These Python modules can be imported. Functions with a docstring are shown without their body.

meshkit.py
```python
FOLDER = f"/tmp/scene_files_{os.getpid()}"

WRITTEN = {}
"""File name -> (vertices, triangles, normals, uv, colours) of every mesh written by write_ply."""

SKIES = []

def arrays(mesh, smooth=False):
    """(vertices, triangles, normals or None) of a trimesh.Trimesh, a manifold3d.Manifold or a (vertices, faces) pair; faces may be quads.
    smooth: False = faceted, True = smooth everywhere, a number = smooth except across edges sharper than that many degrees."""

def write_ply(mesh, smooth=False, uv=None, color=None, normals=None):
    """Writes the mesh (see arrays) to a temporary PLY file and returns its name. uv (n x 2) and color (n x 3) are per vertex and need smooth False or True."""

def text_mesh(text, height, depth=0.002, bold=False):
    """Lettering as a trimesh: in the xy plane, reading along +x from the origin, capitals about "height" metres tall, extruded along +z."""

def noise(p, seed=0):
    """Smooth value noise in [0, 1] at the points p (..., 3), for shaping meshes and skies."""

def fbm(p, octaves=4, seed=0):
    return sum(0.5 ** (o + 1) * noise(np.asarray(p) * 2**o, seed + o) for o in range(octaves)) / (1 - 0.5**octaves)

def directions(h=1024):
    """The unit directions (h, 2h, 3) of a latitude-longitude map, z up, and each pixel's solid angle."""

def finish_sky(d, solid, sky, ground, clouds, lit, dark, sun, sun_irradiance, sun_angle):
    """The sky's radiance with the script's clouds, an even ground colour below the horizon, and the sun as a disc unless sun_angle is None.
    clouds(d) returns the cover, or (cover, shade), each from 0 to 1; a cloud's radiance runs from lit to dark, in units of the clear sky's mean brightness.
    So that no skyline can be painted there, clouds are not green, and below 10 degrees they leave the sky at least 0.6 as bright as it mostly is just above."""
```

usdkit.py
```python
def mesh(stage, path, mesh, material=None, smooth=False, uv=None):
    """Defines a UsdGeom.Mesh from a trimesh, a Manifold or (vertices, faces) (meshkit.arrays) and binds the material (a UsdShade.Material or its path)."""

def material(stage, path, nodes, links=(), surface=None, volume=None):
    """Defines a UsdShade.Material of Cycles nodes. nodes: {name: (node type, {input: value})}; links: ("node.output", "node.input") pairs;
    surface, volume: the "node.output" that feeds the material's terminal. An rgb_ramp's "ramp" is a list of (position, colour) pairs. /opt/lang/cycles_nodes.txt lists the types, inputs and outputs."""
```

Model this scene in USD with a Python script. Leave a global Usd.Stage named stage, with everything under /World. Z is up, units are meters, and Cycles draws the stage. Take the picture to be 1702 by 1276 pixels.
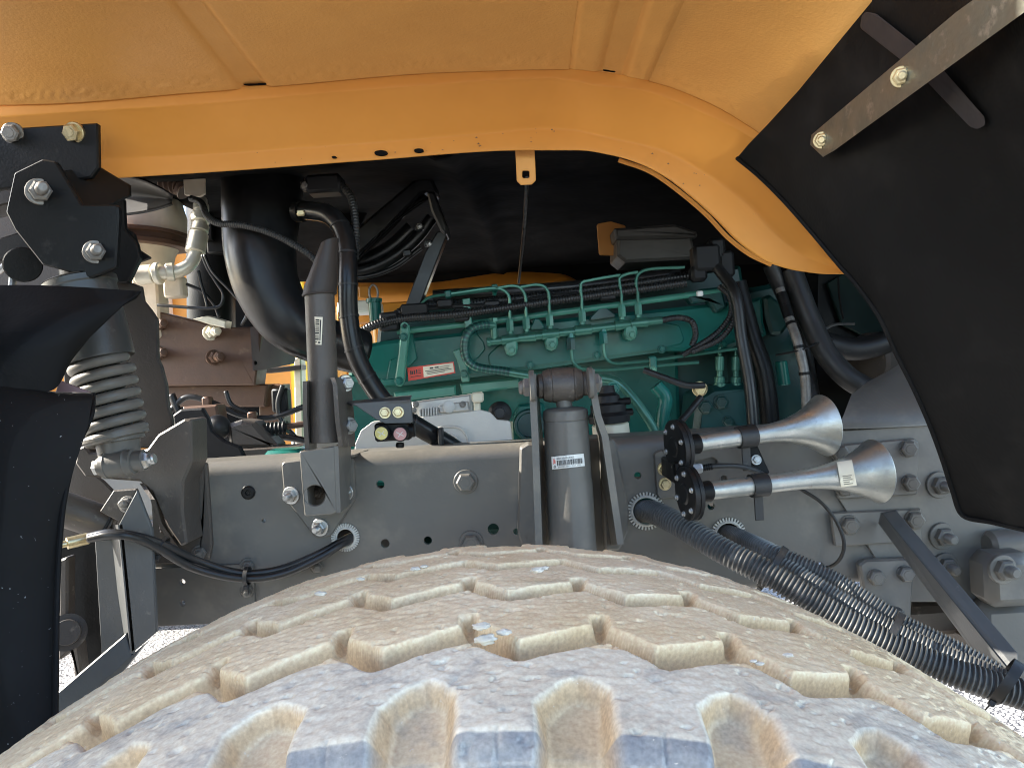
import math, numpy as np, trimesh, usdkit, meshkit, mapbox_earcut
from manifold3d import Manifold
from scipy.interpolate import PchipInterpolator
from shapely.geometry import Polygon
from pxr import Usd, UsdGeom, UsdLux, UsdShade, Gf, Sdf
rng = np.random.default_rng(7)
stage = Usd.Stage.CreateInMemory()
UsdGeom.SetStageUpAxis(stage, 'Z')
UsdGeom.Xform.Define(stage, '/World'); UsdGeom.Scope.Define(stage, '/World/Looks')
V = lambda *a: np.array(a, float)
def nrm(v): v = np.asarray(v, float); return v / np.linalg.norm(v)

# ------------------------------------------------------------------ camera, sky, sun
F = 1286.0; PITCH = -0.0065; ROLL = math.radians(3.5); CZ = 1.372
CAM = V(0, 0, CZ)
fw = V(0, math.cos(PITCH), math.sin(PITCH)); up0 = V(0, -math.sin(PITCH), math.cos(PITCH)); rt0 = V(1, 0, 0)
rt = math.cos(ROLL) * rt0 - math.sin(ROLL) * up0; up = math.sin(ROLL) * rt0 + math.cos(ROLL) * up0
cam = UsdGeom.Camera.Define(stage, '/World/camera')
cam.CreateHorizontalApertureAttr(36.0); cam.CreateFocalLengthAttr(36.0 * F / 1702)
cam.CreateClippingRangeAttr(Gf.Vec2f(0.02, 500)); cam.CreateExposureAttr(2.3)
M = Gf.Matrix4d(*rt, 0, *up, 0, *(-fw), 0, *CAM, 1)
cam.AddTransformOp().Set(M)
SUN = nrm(V(-0.84, 0.03, 0.52))
sky = UsdLux.DomeLight.Define(stage, '/World/sky')
skm = usdkit.material(stage, '/World/Looks/sky_air', {
    's': ('sky_texture', {'sky_type': 'single_scattering', 'sun_disc': False, 'sun_elevation': math.asin(SUN[2]), 'sun_rotation': math.atan2(SUN[0], SUN[1])}),
    'b': ('background_shader', {'strength': 0.12})}, [('s.color', 'b.color')], surface='b.background')
UsdShade.MaterialBindingAPI.Apply(sky.GetPrim()).Bind(skm)
sky.GetPrim().SetCustomDataByKey('kind', 'structure')
sun = UsdLux.DistantLight.Define(stage, '/World/sun')
sun.CreateNormalizeAttr(True); sun.CreateIntensityAttr(1.1); sun.CreateAngleAttr(0.5); sun.CreateColorAttr(Gf.Vec3f(1, .93, .82))
zz = SUN; xx = nrm(np.cross(V(0, 0, 1), zz)); yy = np.cross(zz, xx)
sun.AddTransformOp().Set(Gf.Matrix4d(*xx, 0, *yy, 0, *zz, 0, 0, 0, 5, 1))

# ------------------------------------------------------------------ mapping between the photograph's plane and the place
def at(px, py, Y):
    d = fw + (px - 851) / F * rt + (638 - py) / F * up
    return CAM + d * (Y / d[1])
def pts(L, Y=None):
    return np.array([at(p[0], p[1], p[2] if len(p) > 2 else Y) for p in L])
def pxm(Y): return F / Y

# ------------------------------------------------------------------ scene helpers
used = {}
def numbered(path):
    n = used.get(path, 0); used[path] = n + 1
    return path if n == 0 else f'{path}_{n:03d}'
class Thing:
    pass
def thing(name, label, cat, loc=(0, 0, 0), group=None, kind=None):
    t = Thing(); t.loc = np.asarray(loc, float); t.path = numbered('/World/' + name)
    x = UsdGeom.Xform.Define(stage, t.path); x.AddTranslateOp().Set(Gf.Vec3d(*t.loc)); p = x.GetPrim()
    p.SetCustomDataByKey('label', label); p.SetCustomDataByKey('category', cat)
    if group: p.SetCustomDataByKey('group', group)
    if kind: p.SetCustomDataByKey('kind', kind)
    t.prim = p
    return t
def cat(ms):
    ms = ms if isinstance(ms, list) else [ms]
    out = []
    for m in ms:
        if isinstance(m, list): m = cat(m)
        if not isinstance(m, trimesh.Trimesh):
            v, f, _ = meshkit.arrays(m); m = trimesh.Trimesh(v, f, process=False)
        out.append(m)
    return trimesh.util.concatenate(out) if len(out) > 1 else out[0]
def part(t, name, ms, mat, smooth=38, label=None, kind=None):
    m = cat(ms).copy(); m.apply_translation(-t.loc)
    s = Thing(); s.loc = t.loc; s.path = numbered(t.path + '/' + name)
    usdkit.mesh(stage, s.path, m, MAT[mat], smooth=smooth)
    s.prim = stage.GetPrimAtPath(s.path)
    if label: s.prim.SetCustomDataByKey('label', label)
    if kind: s.prim.SetCustomDataByKey('kind', kind)
    return s
def ground(name, ms, mat, kind='structure', smooth=False):
    m = cat(ms); p = numbered('/World/' + name); usdkit.mesh(stage, p, m, MAT[mat], smooth=smooth)
    stage.GetPrimAtPath(p).SetCustomDataByKey('kind', kind)

# ------------------------------------------------------------------ shapes
def ccw(P):
    P = np.asarray(P, float); a = 0.5 * np.sum(P[:, 0] * np.roll(P[:, 1], -1) - np.roll(P[:, 0], -1) * P[:, 1])
    return P if a > 0 else P[::-1]
def inset(P, d):
    e = np.roll(P, -1, 0) - P; e /= np.linalg.norm(e, axis=1, keepdims=True) + 1e-12
    n = np.stack([-e[:, 1], e[:, 0]], 1); n0 = np.roll(n, 1, 0)
    m = n + n0; k = np.maximum(0.35, 1 + (n * n0).sum(1))
    return P + d * m / k[:, None]
def slab(poly, fmap, th, bev=0.0, holes=(), pm=1.0):
    """A bevelled plate: poly in 2-D, fmap(points, depth) -> 3-D; pm = 2-D units per metre."""
    rings = [ccw(poly)] + [ccw(h)[::-1] for h in holes]
    lay = [(bev, 0.0), (0, bev), (0, th)] if bev > 0 else [(0, 0), (0, th)]
    Vs, Fs, n = [], [], 0
    L = [[inset(r, b * pm) for r in rings] for b, _ in lay]
    ends = np.cumsum([len(r) for r in rings]); starts = ends - [len(r) for r in rings]; N = ends[-1]
    for (b, d), rs in zip(lay, L):
        Vs.append(fmap(np.vstack(rs), d))
    tri = mapbox_earcut.triangulate_float64(np.ascontiguousarray(np.vstack(rings)), ends.astype(np.uint32)).reshape(-1, 3).astype(int)
    Fs.append(tri); Fs.append(tri[:, ::-1] + N * (len(lay) - 1))
    for k in range(len(lay) - 1):
        for s, e in zip(starts, ends):
            i = np.arange(s, e); j = np.r_[i[1:], i[0]]
            a, b, c, d = i + N * k, j + N * k, j + N * (k + 1), i + N * (k + 1)
            Fs.append(np.stack([a, c, b], 1)); Fs.append(np.stack([a, d, c], 1))
    m = trimesh.Trimesh(np.vstack(Vs), np.vstack(Fs), process=False)
    trimesh.repair.fix_normals(m) if False else None
    if m.volume < 0: m.invert()
    return m
def plate(poly, Y, th=.006, bev=.0015, holes=(), dirv=(0, 1, 0)):
    """Plate whose outline is given in photograph pixels at depth Y (or per-point depth as third value)."""
    P = [tuple(p) for p in poly]; dirv = np.asarray(dirv, float)
    if len(P[0]) > 2:
        Q = np.array([p[:2] for p in P]); yy_ = np.array([p[2] for p in P])
        A = np.c_[Q, np.ones(len(Q))]; co = np.linalg.lstsq(A, yy_, rcond=None)[0]
        fy = lambda q: co[0] * q[0] + co[1] * q[1] + co[2]
        Ym = yy_.mean()
    else:
        Q = np.array(P, float); fy = lambda q: Y; Ym = Y
    fm = lambda p, d: np.array([at(q[0], q[1], fy(q)) for q in p]) + d * dirv
    return slab(Q, fm, th, bev, holes, pxm(Ym))
def rnd(poly, r, segs=4):
    g = Polygon(poly).buffer(-r, join_style=2).buffer(r, quad_segs=segs)
    g = g.buffer(r * .6, quad_segs=segs).buffer(-r * .6, join_style=2) if False else g
    return np.array(g.simplify(.15).exterior.coords)[:-1]
def ring(px, py, r, n=18, k=1.0):
    a = np.arange(n) / n * 2 * np.pi
    return np.stack([px + r * k * np.cos(a), py + r * np.sin(a)], 1)
def crom(P, n=12):
    P = np.asarray(P, float)
    if len(P) == 2: return P[0] + (P[1] - P[0]) * np.linspace(0, 1, 2)[:, None]
    t = np.r_[0, np.cumsum(np.sqrt(np.linalg.norm(np.diff(P, axis=0), axis=1)))]
    Q = np.vstack([2 * P[0] - P[1], P, 2 * P[-1] - P[-2]])
    T = np.r_[t[0] - (t[1] - t[0]), t, t[-1] + (t[-1] - t[-2])]
    out = []
    for i in range(1, len(Q) - 2):
        m1 = ((Q[i] - Q[i-1]) / (T[i] - T[i-1]) - (Q[i+1] - Q[i-1]) / (T[i+1] - T[i-1]) + (Q[i+1] - Q[i]) / (T[i+1] - T[i])) * (T[i+1] - T[i])
        m2 = ((Q[i+1] - Q[i]) / (T[i+1] - T[i]) - (Q[i+2] - Q[i]) / (T[i+2] - T[i]) + (Q[i+2] - Q[i+1]) / (T[i+2] - T[i+1])) * (T[i+1] - T[i])
        u = np.linspace(0, 1, n, endpoint=False)[:, None]
        out.append((2*u**3 - 3*u**2 + 1) * Q[i] + (u**3 - 2*u**2 + u) * m1 + (-2*u**3 + 3*u**2) * Q[i+1] + (u**3 - u**2) * m2)
    out.append(P[-1:])
    return np.vstack(out)
def sweep(P, R, sides=14, caps=True):
    P = np.asarray(P, float); n = len(P); R = np.broadcast_to(R, (n,))
    T = np.gradient(P, axis=0); T /= np.linalg.norm(T, axis=1, keepdims=True) + 1e-12
    a = nrm(np.cross(T[0], V(0, 0, 1) if abs(T[0][2]) < .9 else V(1, 0, 0)))
    A = np.zeros_like(P)
    for i in range(n):
        a = nrm(a - T[i] * (a @ T[i])); A[i] = a
    B = np.cross(T, A); th = np.arange(sides) / sides * 2 * np.pi
    v = (P[:, None] + R[:, None, None] * (np.cos(th)[None, :, None] * A[:, None] + np.sin(th)[None, :, None] * B[:, None])).reshape(-1, 3)
    i, j = np.meshgrid(np.arange(n - 1), np.arange(sides), indexing='ij'); i, j = i.ravel(), j.ravel(); k = (j + 1) % sides
    q = np.stack([i * sides + j, i * sides + k, (i + 1) * sides + k, (i + 1) * sides + j], 1)
    f = np.vstack([q[:, [0, 1, 2]], q[:, [0, 2, 3]]])
    if caps:
        v = np.vstack([v, P[:1], P[-1:]]); j = np.arange(sides); k = (j + 1) % sides
        f = np.vstack([f, np.stack([np.full(sides, n * sides), k, j], 1), np.stack([np.full(sides, n * sides + 1), (n-1) * sides + j, (n-1) * sides + k], 1)])
    m = trimesh.Trimesh(v, f, process=False)
    if m.volume < 0: m.invert()
    return m
def tube(L, r, sides=14, n=10, Y=None):
    """L: photograph points (px, py, depth)."""
    return sweep(crom(pts(L, Y), n), r, sides)
def resamp(P, step):
    P = np.asarray(P); s = np.r_[0, np.cumsum(np.linalg.norm(np.diff(P, axis=0), axis=1))]
    u = np.linspace(0, s[-1], max(3, int(s[-1] / step) + 1))
    return np.stack([np.interp(u, s, P[:, k]) for k in range(3)], 1), u
def corr(L, r, pitch=.006, amp=.12, sides=16, Y=None, k=6):
    P, u = resamp(crom(pts(L, Y), 24), pitch / k)
    w = np.clip(1.6 * np.sin(u / pitch * 2 * np.pi), -1, 1)
    return sweep(P, r * (1 + amp * (w - 1) * .5), sides)
def lathe(A, B, prof, sides=28):
    """prof: (distance from A towards B in metres, radius)."""
    A = np.asarray(A, float); d = nrm(np.asarray(B, float) - A); P = [(0, 0)] + list(prof) + [(prof[-1][0], 0)] if False else list(prof)
    a = nrm(np.cross(d, V(0, 0, 1) if abs(d[2]) < .9 else V(1, 0, 0))); b = np.cross(d, a)
    th = np.arange(sides) / sides * 2 * np.pi; c = np.cos(th)[:, None] * a + np.sin(th)[:, None] * b
    v = np.vstack([A + d * t + r * c for t, r in P]); n = len(P)
    i, j = np.meshgrid(np.arange(n - 1), np.arange(sides), indexing='ij'); i, j = i.ravel(), j.ravel(); k = (j + 1) % sides
    q = np.stack([i * sides + j, i * sides + k, (i + 1) * sides + k, (i + 1) * sides + j], 1)
    f = np.vstack([q[:, [0, 1, 2]], q[:, [0, 2, 3]]])
    v = np.vstack([v, A + d * P[0][0], A + d * P[-1][0]]); j = np.arange(sides); k = (j + 1) % sides
    f = np.vstack([f, np.stack([np.full(sides, n * sides), k, j], 1), np.stack([np.full(sides, n * sides + 1), (n-1) * sides + j, (n-1) * sides + k], 1)])
    m = trimesh.Trimesh(v, f, process=False)
    if m.volume < 0: m.invert()
    return m
def cyl(A, B, r, bev=.0015, sides=24, r2=None):
    L = np.linalg.norm(np.asarray(B) - A); r2 = r if r2 is None else r2
    return lathe(A, B, [(0, r - bev), (bev, r), (L - bev, r2), (L, r2 - bev)], sides)
def hexa(A, d, r, h):
    A = np.asarray(A, float)
    return lathe(A, A + np.asarray(d), [(0, r), (h * .8, r), (h, r * .8)], 6)
def bolt(P, d=(0, -1, 0), r=.008, kind='hex', h=None, w=1.45, tip=None):
    """washer + hex head, or washer + nut + threaded end ('stud')."""
    P = np.asarray(P, float); d = nrm(d); h = h or r * .9
    out = [lathe(P, P + d, [(-.002, r * w), (r * .18, r * w), (r * .25, r * (w - .07))], 22), hexa(P + d * r * .2, d, r * 1.12, h)]
    if kind == 'stud':
        t = tip or r * 1.1; q = r * .2 + h; pr = [(q - .001, r * .55)]
        n = 6
        for i in range(n): pr += [(q + t * (i + .5) / n, r * .63), (q + t * (i + 1) / n, r * .55)]
        pr.append((q + t + r * .12, r * .42))
        out.append(lathe(P, P + d, pr, 14))
    elif kind == 'hex':
        out.append(lathe(P, P + d, [(r * .2 + h - .0005, r * .62), (r * .2 + h + .0006, r * .55)], 14))
    return cat(out)
def bolts(L, Y, r=.008, kind='hex', d=(0, -1, 0), **k):
    return [bolt(at(p[0], p[1], Y), d, r, kind, **k) for p in L]
def rbox(c, size, R=np.eye(3), b=.003):
    s = np.asarray(size) / 2; P = []
    b = min(b, s.min() * .6)
    for sx in (-1, 1):
        for sy in (-1, 1):
            for sz in (-1, 1):
                q = V(sx, sy, sz) * s
                for k in range(3):
                    o = -V(sx, sy, sz) * b; o[k] = 0; P.append(q + o)
    P = np.array(P) @ np.asarray(R).T + c
    return trimesh.convex.convex_hull(P)
def hull(P): return trimesh.convex.convex_hull(np.asarray(P))
def bar(A, B, w, t, upv=(0, 0, 1), b=.002):
    """box from A to B, w wide across, t thick along upv."""
    A, B = np.asarray(A, float), np.asarray(B, float); x = nrm(B - A); z = nrm(np.asarray(upv) - x * (x @ np.asarray(upv))); y = np.cross(z, x)
    return rbox((A + B) / 2, (np.linalg.norm(B - A), w, t), np.stack([x, y, z], 1), b)
def shell(G, th=.003, flip=False):
    """Closed thin shell over a grid of points G[n, m, 3]."""
    n, m = G.shape[:2]; du = np.gradient(G, axis=0); dv = np.gradient(G, axis=1)
    N = np.cross(du, dv); N /= np.linalg.norm(N, axis=2, keepdims=True) + 1e-12
    if flip: N = -N
    v = np.vstack([G.reshape(-1, 3), (G + N * th).reshape(-1, 3)]); o = n * m
    i, j = np.meshgrid(np.arange(n - 1), np.arange(m - 1), indexing='ij'); i, j = i.ravel(), j.ravel()
    q = np.stack([i * m + j, (i + 1) * m + j, (i + 1) * m + j + 1, i * m + j + 1], 1)
    rim = np.r_[np.arange(m), (np.arange(1, n)) * m + m - 1, (n - 1) * m + np.arange(m - 2, -1, -1), np.arange(n - 2, 0, -1) * m]
    a, b = rim, np.roll(rim, -1); rq = np.stack([a, b, b + o, a + o], 1)
    Q = np.vstack([q, q[:, ::-1] + o, rq])
    f = np.vstack([Q[:, [0, 1, 2]], Q[:, [0, 2, 3]]])
    mm = trimesh.Trimesh(v, f, process=False)
    if mm.volume < 0: mm.invert()
    return mm
def sheet(A, B, th):
    """Side plate between two rows of 3-D points, thickened along x by th."""
    G = np.stack([np.asarray(A), np.asarray(B)], 1); n = len(A)
    v = np.vstack([G.reshape(-1, 3), G.reshape(-1, 3) + V(th, 0, 0)]); o = 2 * n; f = []
    for i in range(n - 1):
        a, b, c, d = 2*i, 2*i+1, 2*i+3, 2*i+2
        f += [[a, b, c], [a, c, d], [a+o, c+o, b+o], [a+o, d+o, c+o], [a, d, d+o], [a, d+o, a+o], [b, b+o, c+o], [b, c+o, c]]
    f += [[0, o, 1], [1, o, 1+o], [2*n-2, 2*n-1, 2*n-2+o], [2*n-1, 2*n-1+o, 2*n-2+o]]
    m = trimesh.Trimesh(v, np.array(f), process=False)
    m.fix_normals()
    return m
def decal(quad, yf, t, base, ink, rects, texts, off=.0011, nu=14, name='sticker', label=None, extra=None):
    """Printed label: quad of four pixels (top left, top right, bottom right, bottom left), yf(px, py) the depth of the surface."""
    q = np.asarray(quad, float)
    def mp(uv, d):
        uv = np.atleast_2d(uv); u, v = uv[:, :1], uv[:, 1:2]
        p = (1-u)*(1-v)*q[3] + u*(1-v)*q[2] + u*v*q[1] + (1-u)*v*q[0]
        return np.array([at(a[0], a[1], yf(a[0], a[1]) - off - d) for a in p])
    def box_uv(u0, v0, u1, v1, d, n=1):
        us = np.linspace(u0, u1, n + 1); G = np.array([[*(mp([[u, v]], d)[0],)] for u in us for v in (v0, v1)]).reshape(n + 1, 2, 3)
        return shell(G, .0003)
    s = part(t, name, box_uv(0, 0, 1, 1, 0, nu), base, smooth=True if nu > 2 else False, label=label)
    ms = [box_uv(*r, .00035) for r in rects]
    for (tx, u0, v0, h, wid) in texts:
        m = meshkit.text_mesh(tx, 1.0, .01); b = m.bounds; uv = m.vertices[:, :2].copy()
        uv[:, 0] = u0 + (uv[:, 0] - b[0, 0]) / (b[1, 0] - b[0, 0]) * wid; uv[:, 1] = v0 + uv[:, 1] * h
        m.vertices = mp(uv, 0) - fw * (m.vertices[:, 2:] * .03 + .0004); ms.append(m)
    if ms: part(s, 'print', ms, ink, smooth=False)
    if extra:
        for mat, rr in extra: part(s, 'print', [box_uv(*r, .00025) for r in rr], mat, smooth=False)
    return s

# ------------------------------------------------------------------ materials
MAT = {}
def mk(name, c1, c2=None, scale=12, rough=.5, metal=0.0, bump=0.0, bscale=300, c3=None, speck=(.68, .74), sscale=90, rr=.12, coat=0.0, spec=.5):
    c2 = c2 or tuple(x * .75 for x in c1)
    nd = {'g': ('geometry', {}), 'n': ('noise_texture', {'scale': scale, 'detail': 6, 'roughness': .6}),
          'r': ('rgb_ramp', {'ramp': [(.32, c1), (.68, c2)]}),
          'p': ('principled_bsdf', {'metallic': metal, 'coat_weight': coat, 'specular_ior_level': spec}),
          'm': ('map_range', {'from_min': .3, 'from_max': .7, 'to_min': max(.03, rough - rr), 'to_max': min(1, rough + rr)})}
    ln = [('g.position', 'n.vector'), ('n.fac', 'r.fac'), ('n.fac', 'm.value'), ('m.result', 'p.roughness')]
    col = 'r.color'
    if c3 is not None:
        nd['n3'] = ('noise_texture', {'scale': sscale, 'detail': 4, 'roughness': .65}); nd['r3'] = ('rgb_ramp', {'ramp': [(speck[0], (0, 0, 0)), (speck[1], (1, 1, 1))]})
        nd['x'] = ('mix_color', {'blend_type': 'mix', 'b': c3}) if False else ('mix', {'mix_type': 'mix', 'color2': c3})
        ln += [('g.position', 'n3.vector'), ('n3.fac', 'r3.fac'), ('r3.color', 'x.fac'), (col, 'x.color1')]; col = 'x.color'
    ln.append((col, 'p.base_color'))
    if bump > 0:
        nd['nb'] = ('noise_texture', {'scale': bscale, 'detail': 3}); nd['b'] = ('bump', {'strength': bump, 'distance': .002})
        ln += [('g.position', 'nb.vector'), ('nb.fac', 'b.height'), ('b.normal', 'p.normal')]
    MAT[name] = usdkit.material(stage, '/World/Looks/' + name, nd, ln, surface='p.BSDF')
DUST = (.32, .27, .20)
mk('orange', (0.6600, 0.3294, 0.0935), (0.5940, 0.2862, 0.0770), 7, .46, spec=.3, bump=.22, bscale=260, c3=(.30, .19, .09), speck=(.73, .79), sscale=60)
mk('orange_band', (.585, .25, .05), (.53, .22, .04), 5, .45, spec=.22, bump=.08, bscale=200, c3=(.34, .17, .06), speck=(.74, .8), sscale=40)  # same cab paint, deepened: the sill's difference in reflected light is put into colour
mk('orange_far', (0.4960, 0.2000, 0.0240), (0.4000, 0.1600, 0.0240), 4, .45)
mk('yellow_paint', (.75, .5, .03), (.65, .42, .03), 4, .45)
mk('frame_grey', (.112, .106, .094), (.090, .086, .077), 6, .42, bump=.12, bscale=220, c3=(.165, .150, .125), speck=(.52, .86), sscale=16)
mk('frame_brown', (0.0722, 0.0599, 0.0492), (0.0508, 0.0426, 0.0361), 8, .46, bump=.25, bscale=320, c3=(.19, .165, .13), speck=(.62, .78), sscale=45)
mk('rust_beam', (0.1155, 0.0600, 0.0351), (0.0682, 0.0380, 0.0247), 9, .5, bump=.15, bscale=180, c3=(.15, .095, .058), speck=(.6, .75), sscale=28, spec=.4)
mk('purple_grey', (0.1920, 0.1215, 0.1260), (0.1320, 0.0855, 0.0900), 9, .55, bump=.1)
mk('strut_blue', (0.0697, 0.0731, 0.0731), (0.0510, 0.0544, 0.0553), 8, .45, bump=.12, c3=(.2, .19, .17), speck=(.64, .78), sscale=35)
mk('black_plastic', (0.0084, 0.0084, 0.0088), (0.0064, 0.0064, 0.0068), 6, .48, bump=.10, bscale=420, spec=.3)
mk('black_guard', (0.0061, 0.0059, 0.0059), (0.0043, 0.0042, 0.0042), 5, .62, bump=.2, bscale=260, c3=(.018, .0165, .0155), speck=(.55, .85), sscale=9, spec=.13)
mk('black_guard_dusty', (0.0094, 0.0084, 0.0075), (0.0064, 0.0058, 0.0053), 6, .62, bump=.2, bscale=260, spec=.13, c3=(.42, .42, .42), speck=(.70, .712), sscale=210)
mk('black_paint', (0.0064, 0.0064, 0.0062), (0.0045, 0.0045, 0.0045), 9, .42, bump=.2, bscale=260, c3=(.024, .022, .02), speck=(.62, .8), sscale=35, spec=.2)
mk('black_gloss', (0.0072, 0.0072, 0.0076), (0.0056, 0.0056, 0.0060), 9, .30, bump=.05, spec=.4)
mk('liner', (0.0048, 0.0048, 0.0052), (0.0032, 0.0032, 0.0036), 8, .85, bump=.5, bscale=90, spec=.08)
mk('rubber', (0.0144, 0.0140, 0.0136), (0.0096, 0.0096, 0.0096), 20, .5, bump=.1, c3=(.07, .066, .058), speck=(.6, .8), sscale=40)
mk('hose_dusty', (.085, .086, .083), (.045, .046, .045), 16, .45, bump=.08, c3=(.16, .155, .145), speck=(.55, .8), sscale=50)
mk('cable', (0.0136, 0.0136, 0.0136), (0.0096, 0.0096, 0.0096), 20, .35)
mk('zinc', (0.5270, 0.5355, 0.5270), (0.4080, 0.4165, 0.4080), 60, .36, metal=.9, bump=.1, c3=(.28, .25, .2), speck=(.6, .75), sscale=90)
mk('zinc_dull', (0.2250, 0.2137, 0.1950), (0.1500, 0.1425, 0.1312), 60, .5, metal=.6, bump=.2, c3=(.16, .13, .1), speck=(.55, .75), sscale=90)
mk('brass', (.62, .53, .32), (.48, .40, .24), 60, .34, metal=.9, bump=.05)
mk('steel_strap', (.22, .22, .185), (.15, .155, .13), 22, .42, metal=.75, bump=.25, bscale=160, c3=(.38, .36, .31), speck=(.58, .75), sscale=45)
mk('horn_chrome', (.46, .47, .44), (.33, .34, .32), 50, .37, metal=.85, bump=.12, bscale=380, c3=(.30, .28, .25), speck=(.62, .72), sscale=110)
mk('alu', (0.5040, 0.4950, 0.4590), (0.4230, 0.4140, 0.3870), 25, .48, metal=.35, bump=.15, bscale=400)
mk('alu_plate', (0.4950, 0.4815, 0.4410), (0.4410, 0.4320, 0.3960), 14, .55, metal=.15, bump=.12, bscale=320)
mk('cream', (.58, .54, .42), (.48, .44, .33), 14, .5)
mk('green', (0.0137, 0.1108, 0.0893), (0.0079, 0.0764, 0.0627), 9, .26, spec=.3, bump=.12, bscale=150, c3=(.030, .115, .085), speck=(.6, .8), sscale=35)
mk('green_deep', (0.0070, 0.0480, 0.0420), (0.0045, 0.0312, 0.0280), 9, .38, bump=.14, bscale=150)  # darker engine green; on the right end it paints in the shade
mk('guard_rib', (.034, .030, .031), (.024, .021, .022), 20, .5, bump=.1, spec=.3)
mk('spring_steel', (0.0465, 0.0471, 0.0434), (0.0310, 0.0316, 0.0298), 14, .38, bump=.15, spec=.5, c3=(.13, .125, .11), speck=(.6, .8), sscale=40)
mk('green_dark', (.005, .022, .018), (.004, .014, .012), 9, .5, spec=.2)
mk('dark_brown', (0.0405, 0.0324, 0.0270), (0.0270, 0.0225, 0.0189), 8, .45, bump=.2, bscale=320, spec=.3)
mk('green_pipe', (0.0540, 0.1665, 0.1242), (0.0405, 0.1305, 0.0972), 20, .26, metal=.35)
mk('green_edge', (0.0467, 0.1870, 0.1343), (0.0357, 0.1530, 0.1105), 12, .3)
mk('fitting', (0.7750, 0.7250, 0.6000), (0.6250, 0.5750, 0.4500), 30, .4, metal=.5, bump=.1)
mk('pale_tank', (0.7425, 0.6480, 0.5130), (0.5670, 0.4725, 0.3510), 14, .45, bump=.1)
mk('grey_box', (0.0638, 0.0612, 0.0595), (0.0467, 0.0450, 0.0442), 12, .5, bump=.1)
mk('paper', (0.6480, 0.6480, 0.6120), (0.5940, 0.5940, 0.5580), 20, .6)
mk('paper_cream', (.70, .64, .50), (.64, .58, .45), 20, .55)
mk('ink', (.035, .035, .035), (.03, .03, .03), 20, .7)
mk('red_label', (.62, .075, .045), (.54, .06, .04), 20, .5)
mk('cap_yellow', (.55, .48, .17), (.46, .4, .13), 90, .5, bump=.3)
mk('cap_red', (.42, .22, .20), (.34, .17, .16), 90, .5, bump=.3)
mk('seal', (.50, .50, .47), (.36, .36, .33), 40, .5, bump=.2)
mk('white_stone', (.62, .58, .50), (.5, .46, .38), 60, .8, bump=.4)
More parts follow.
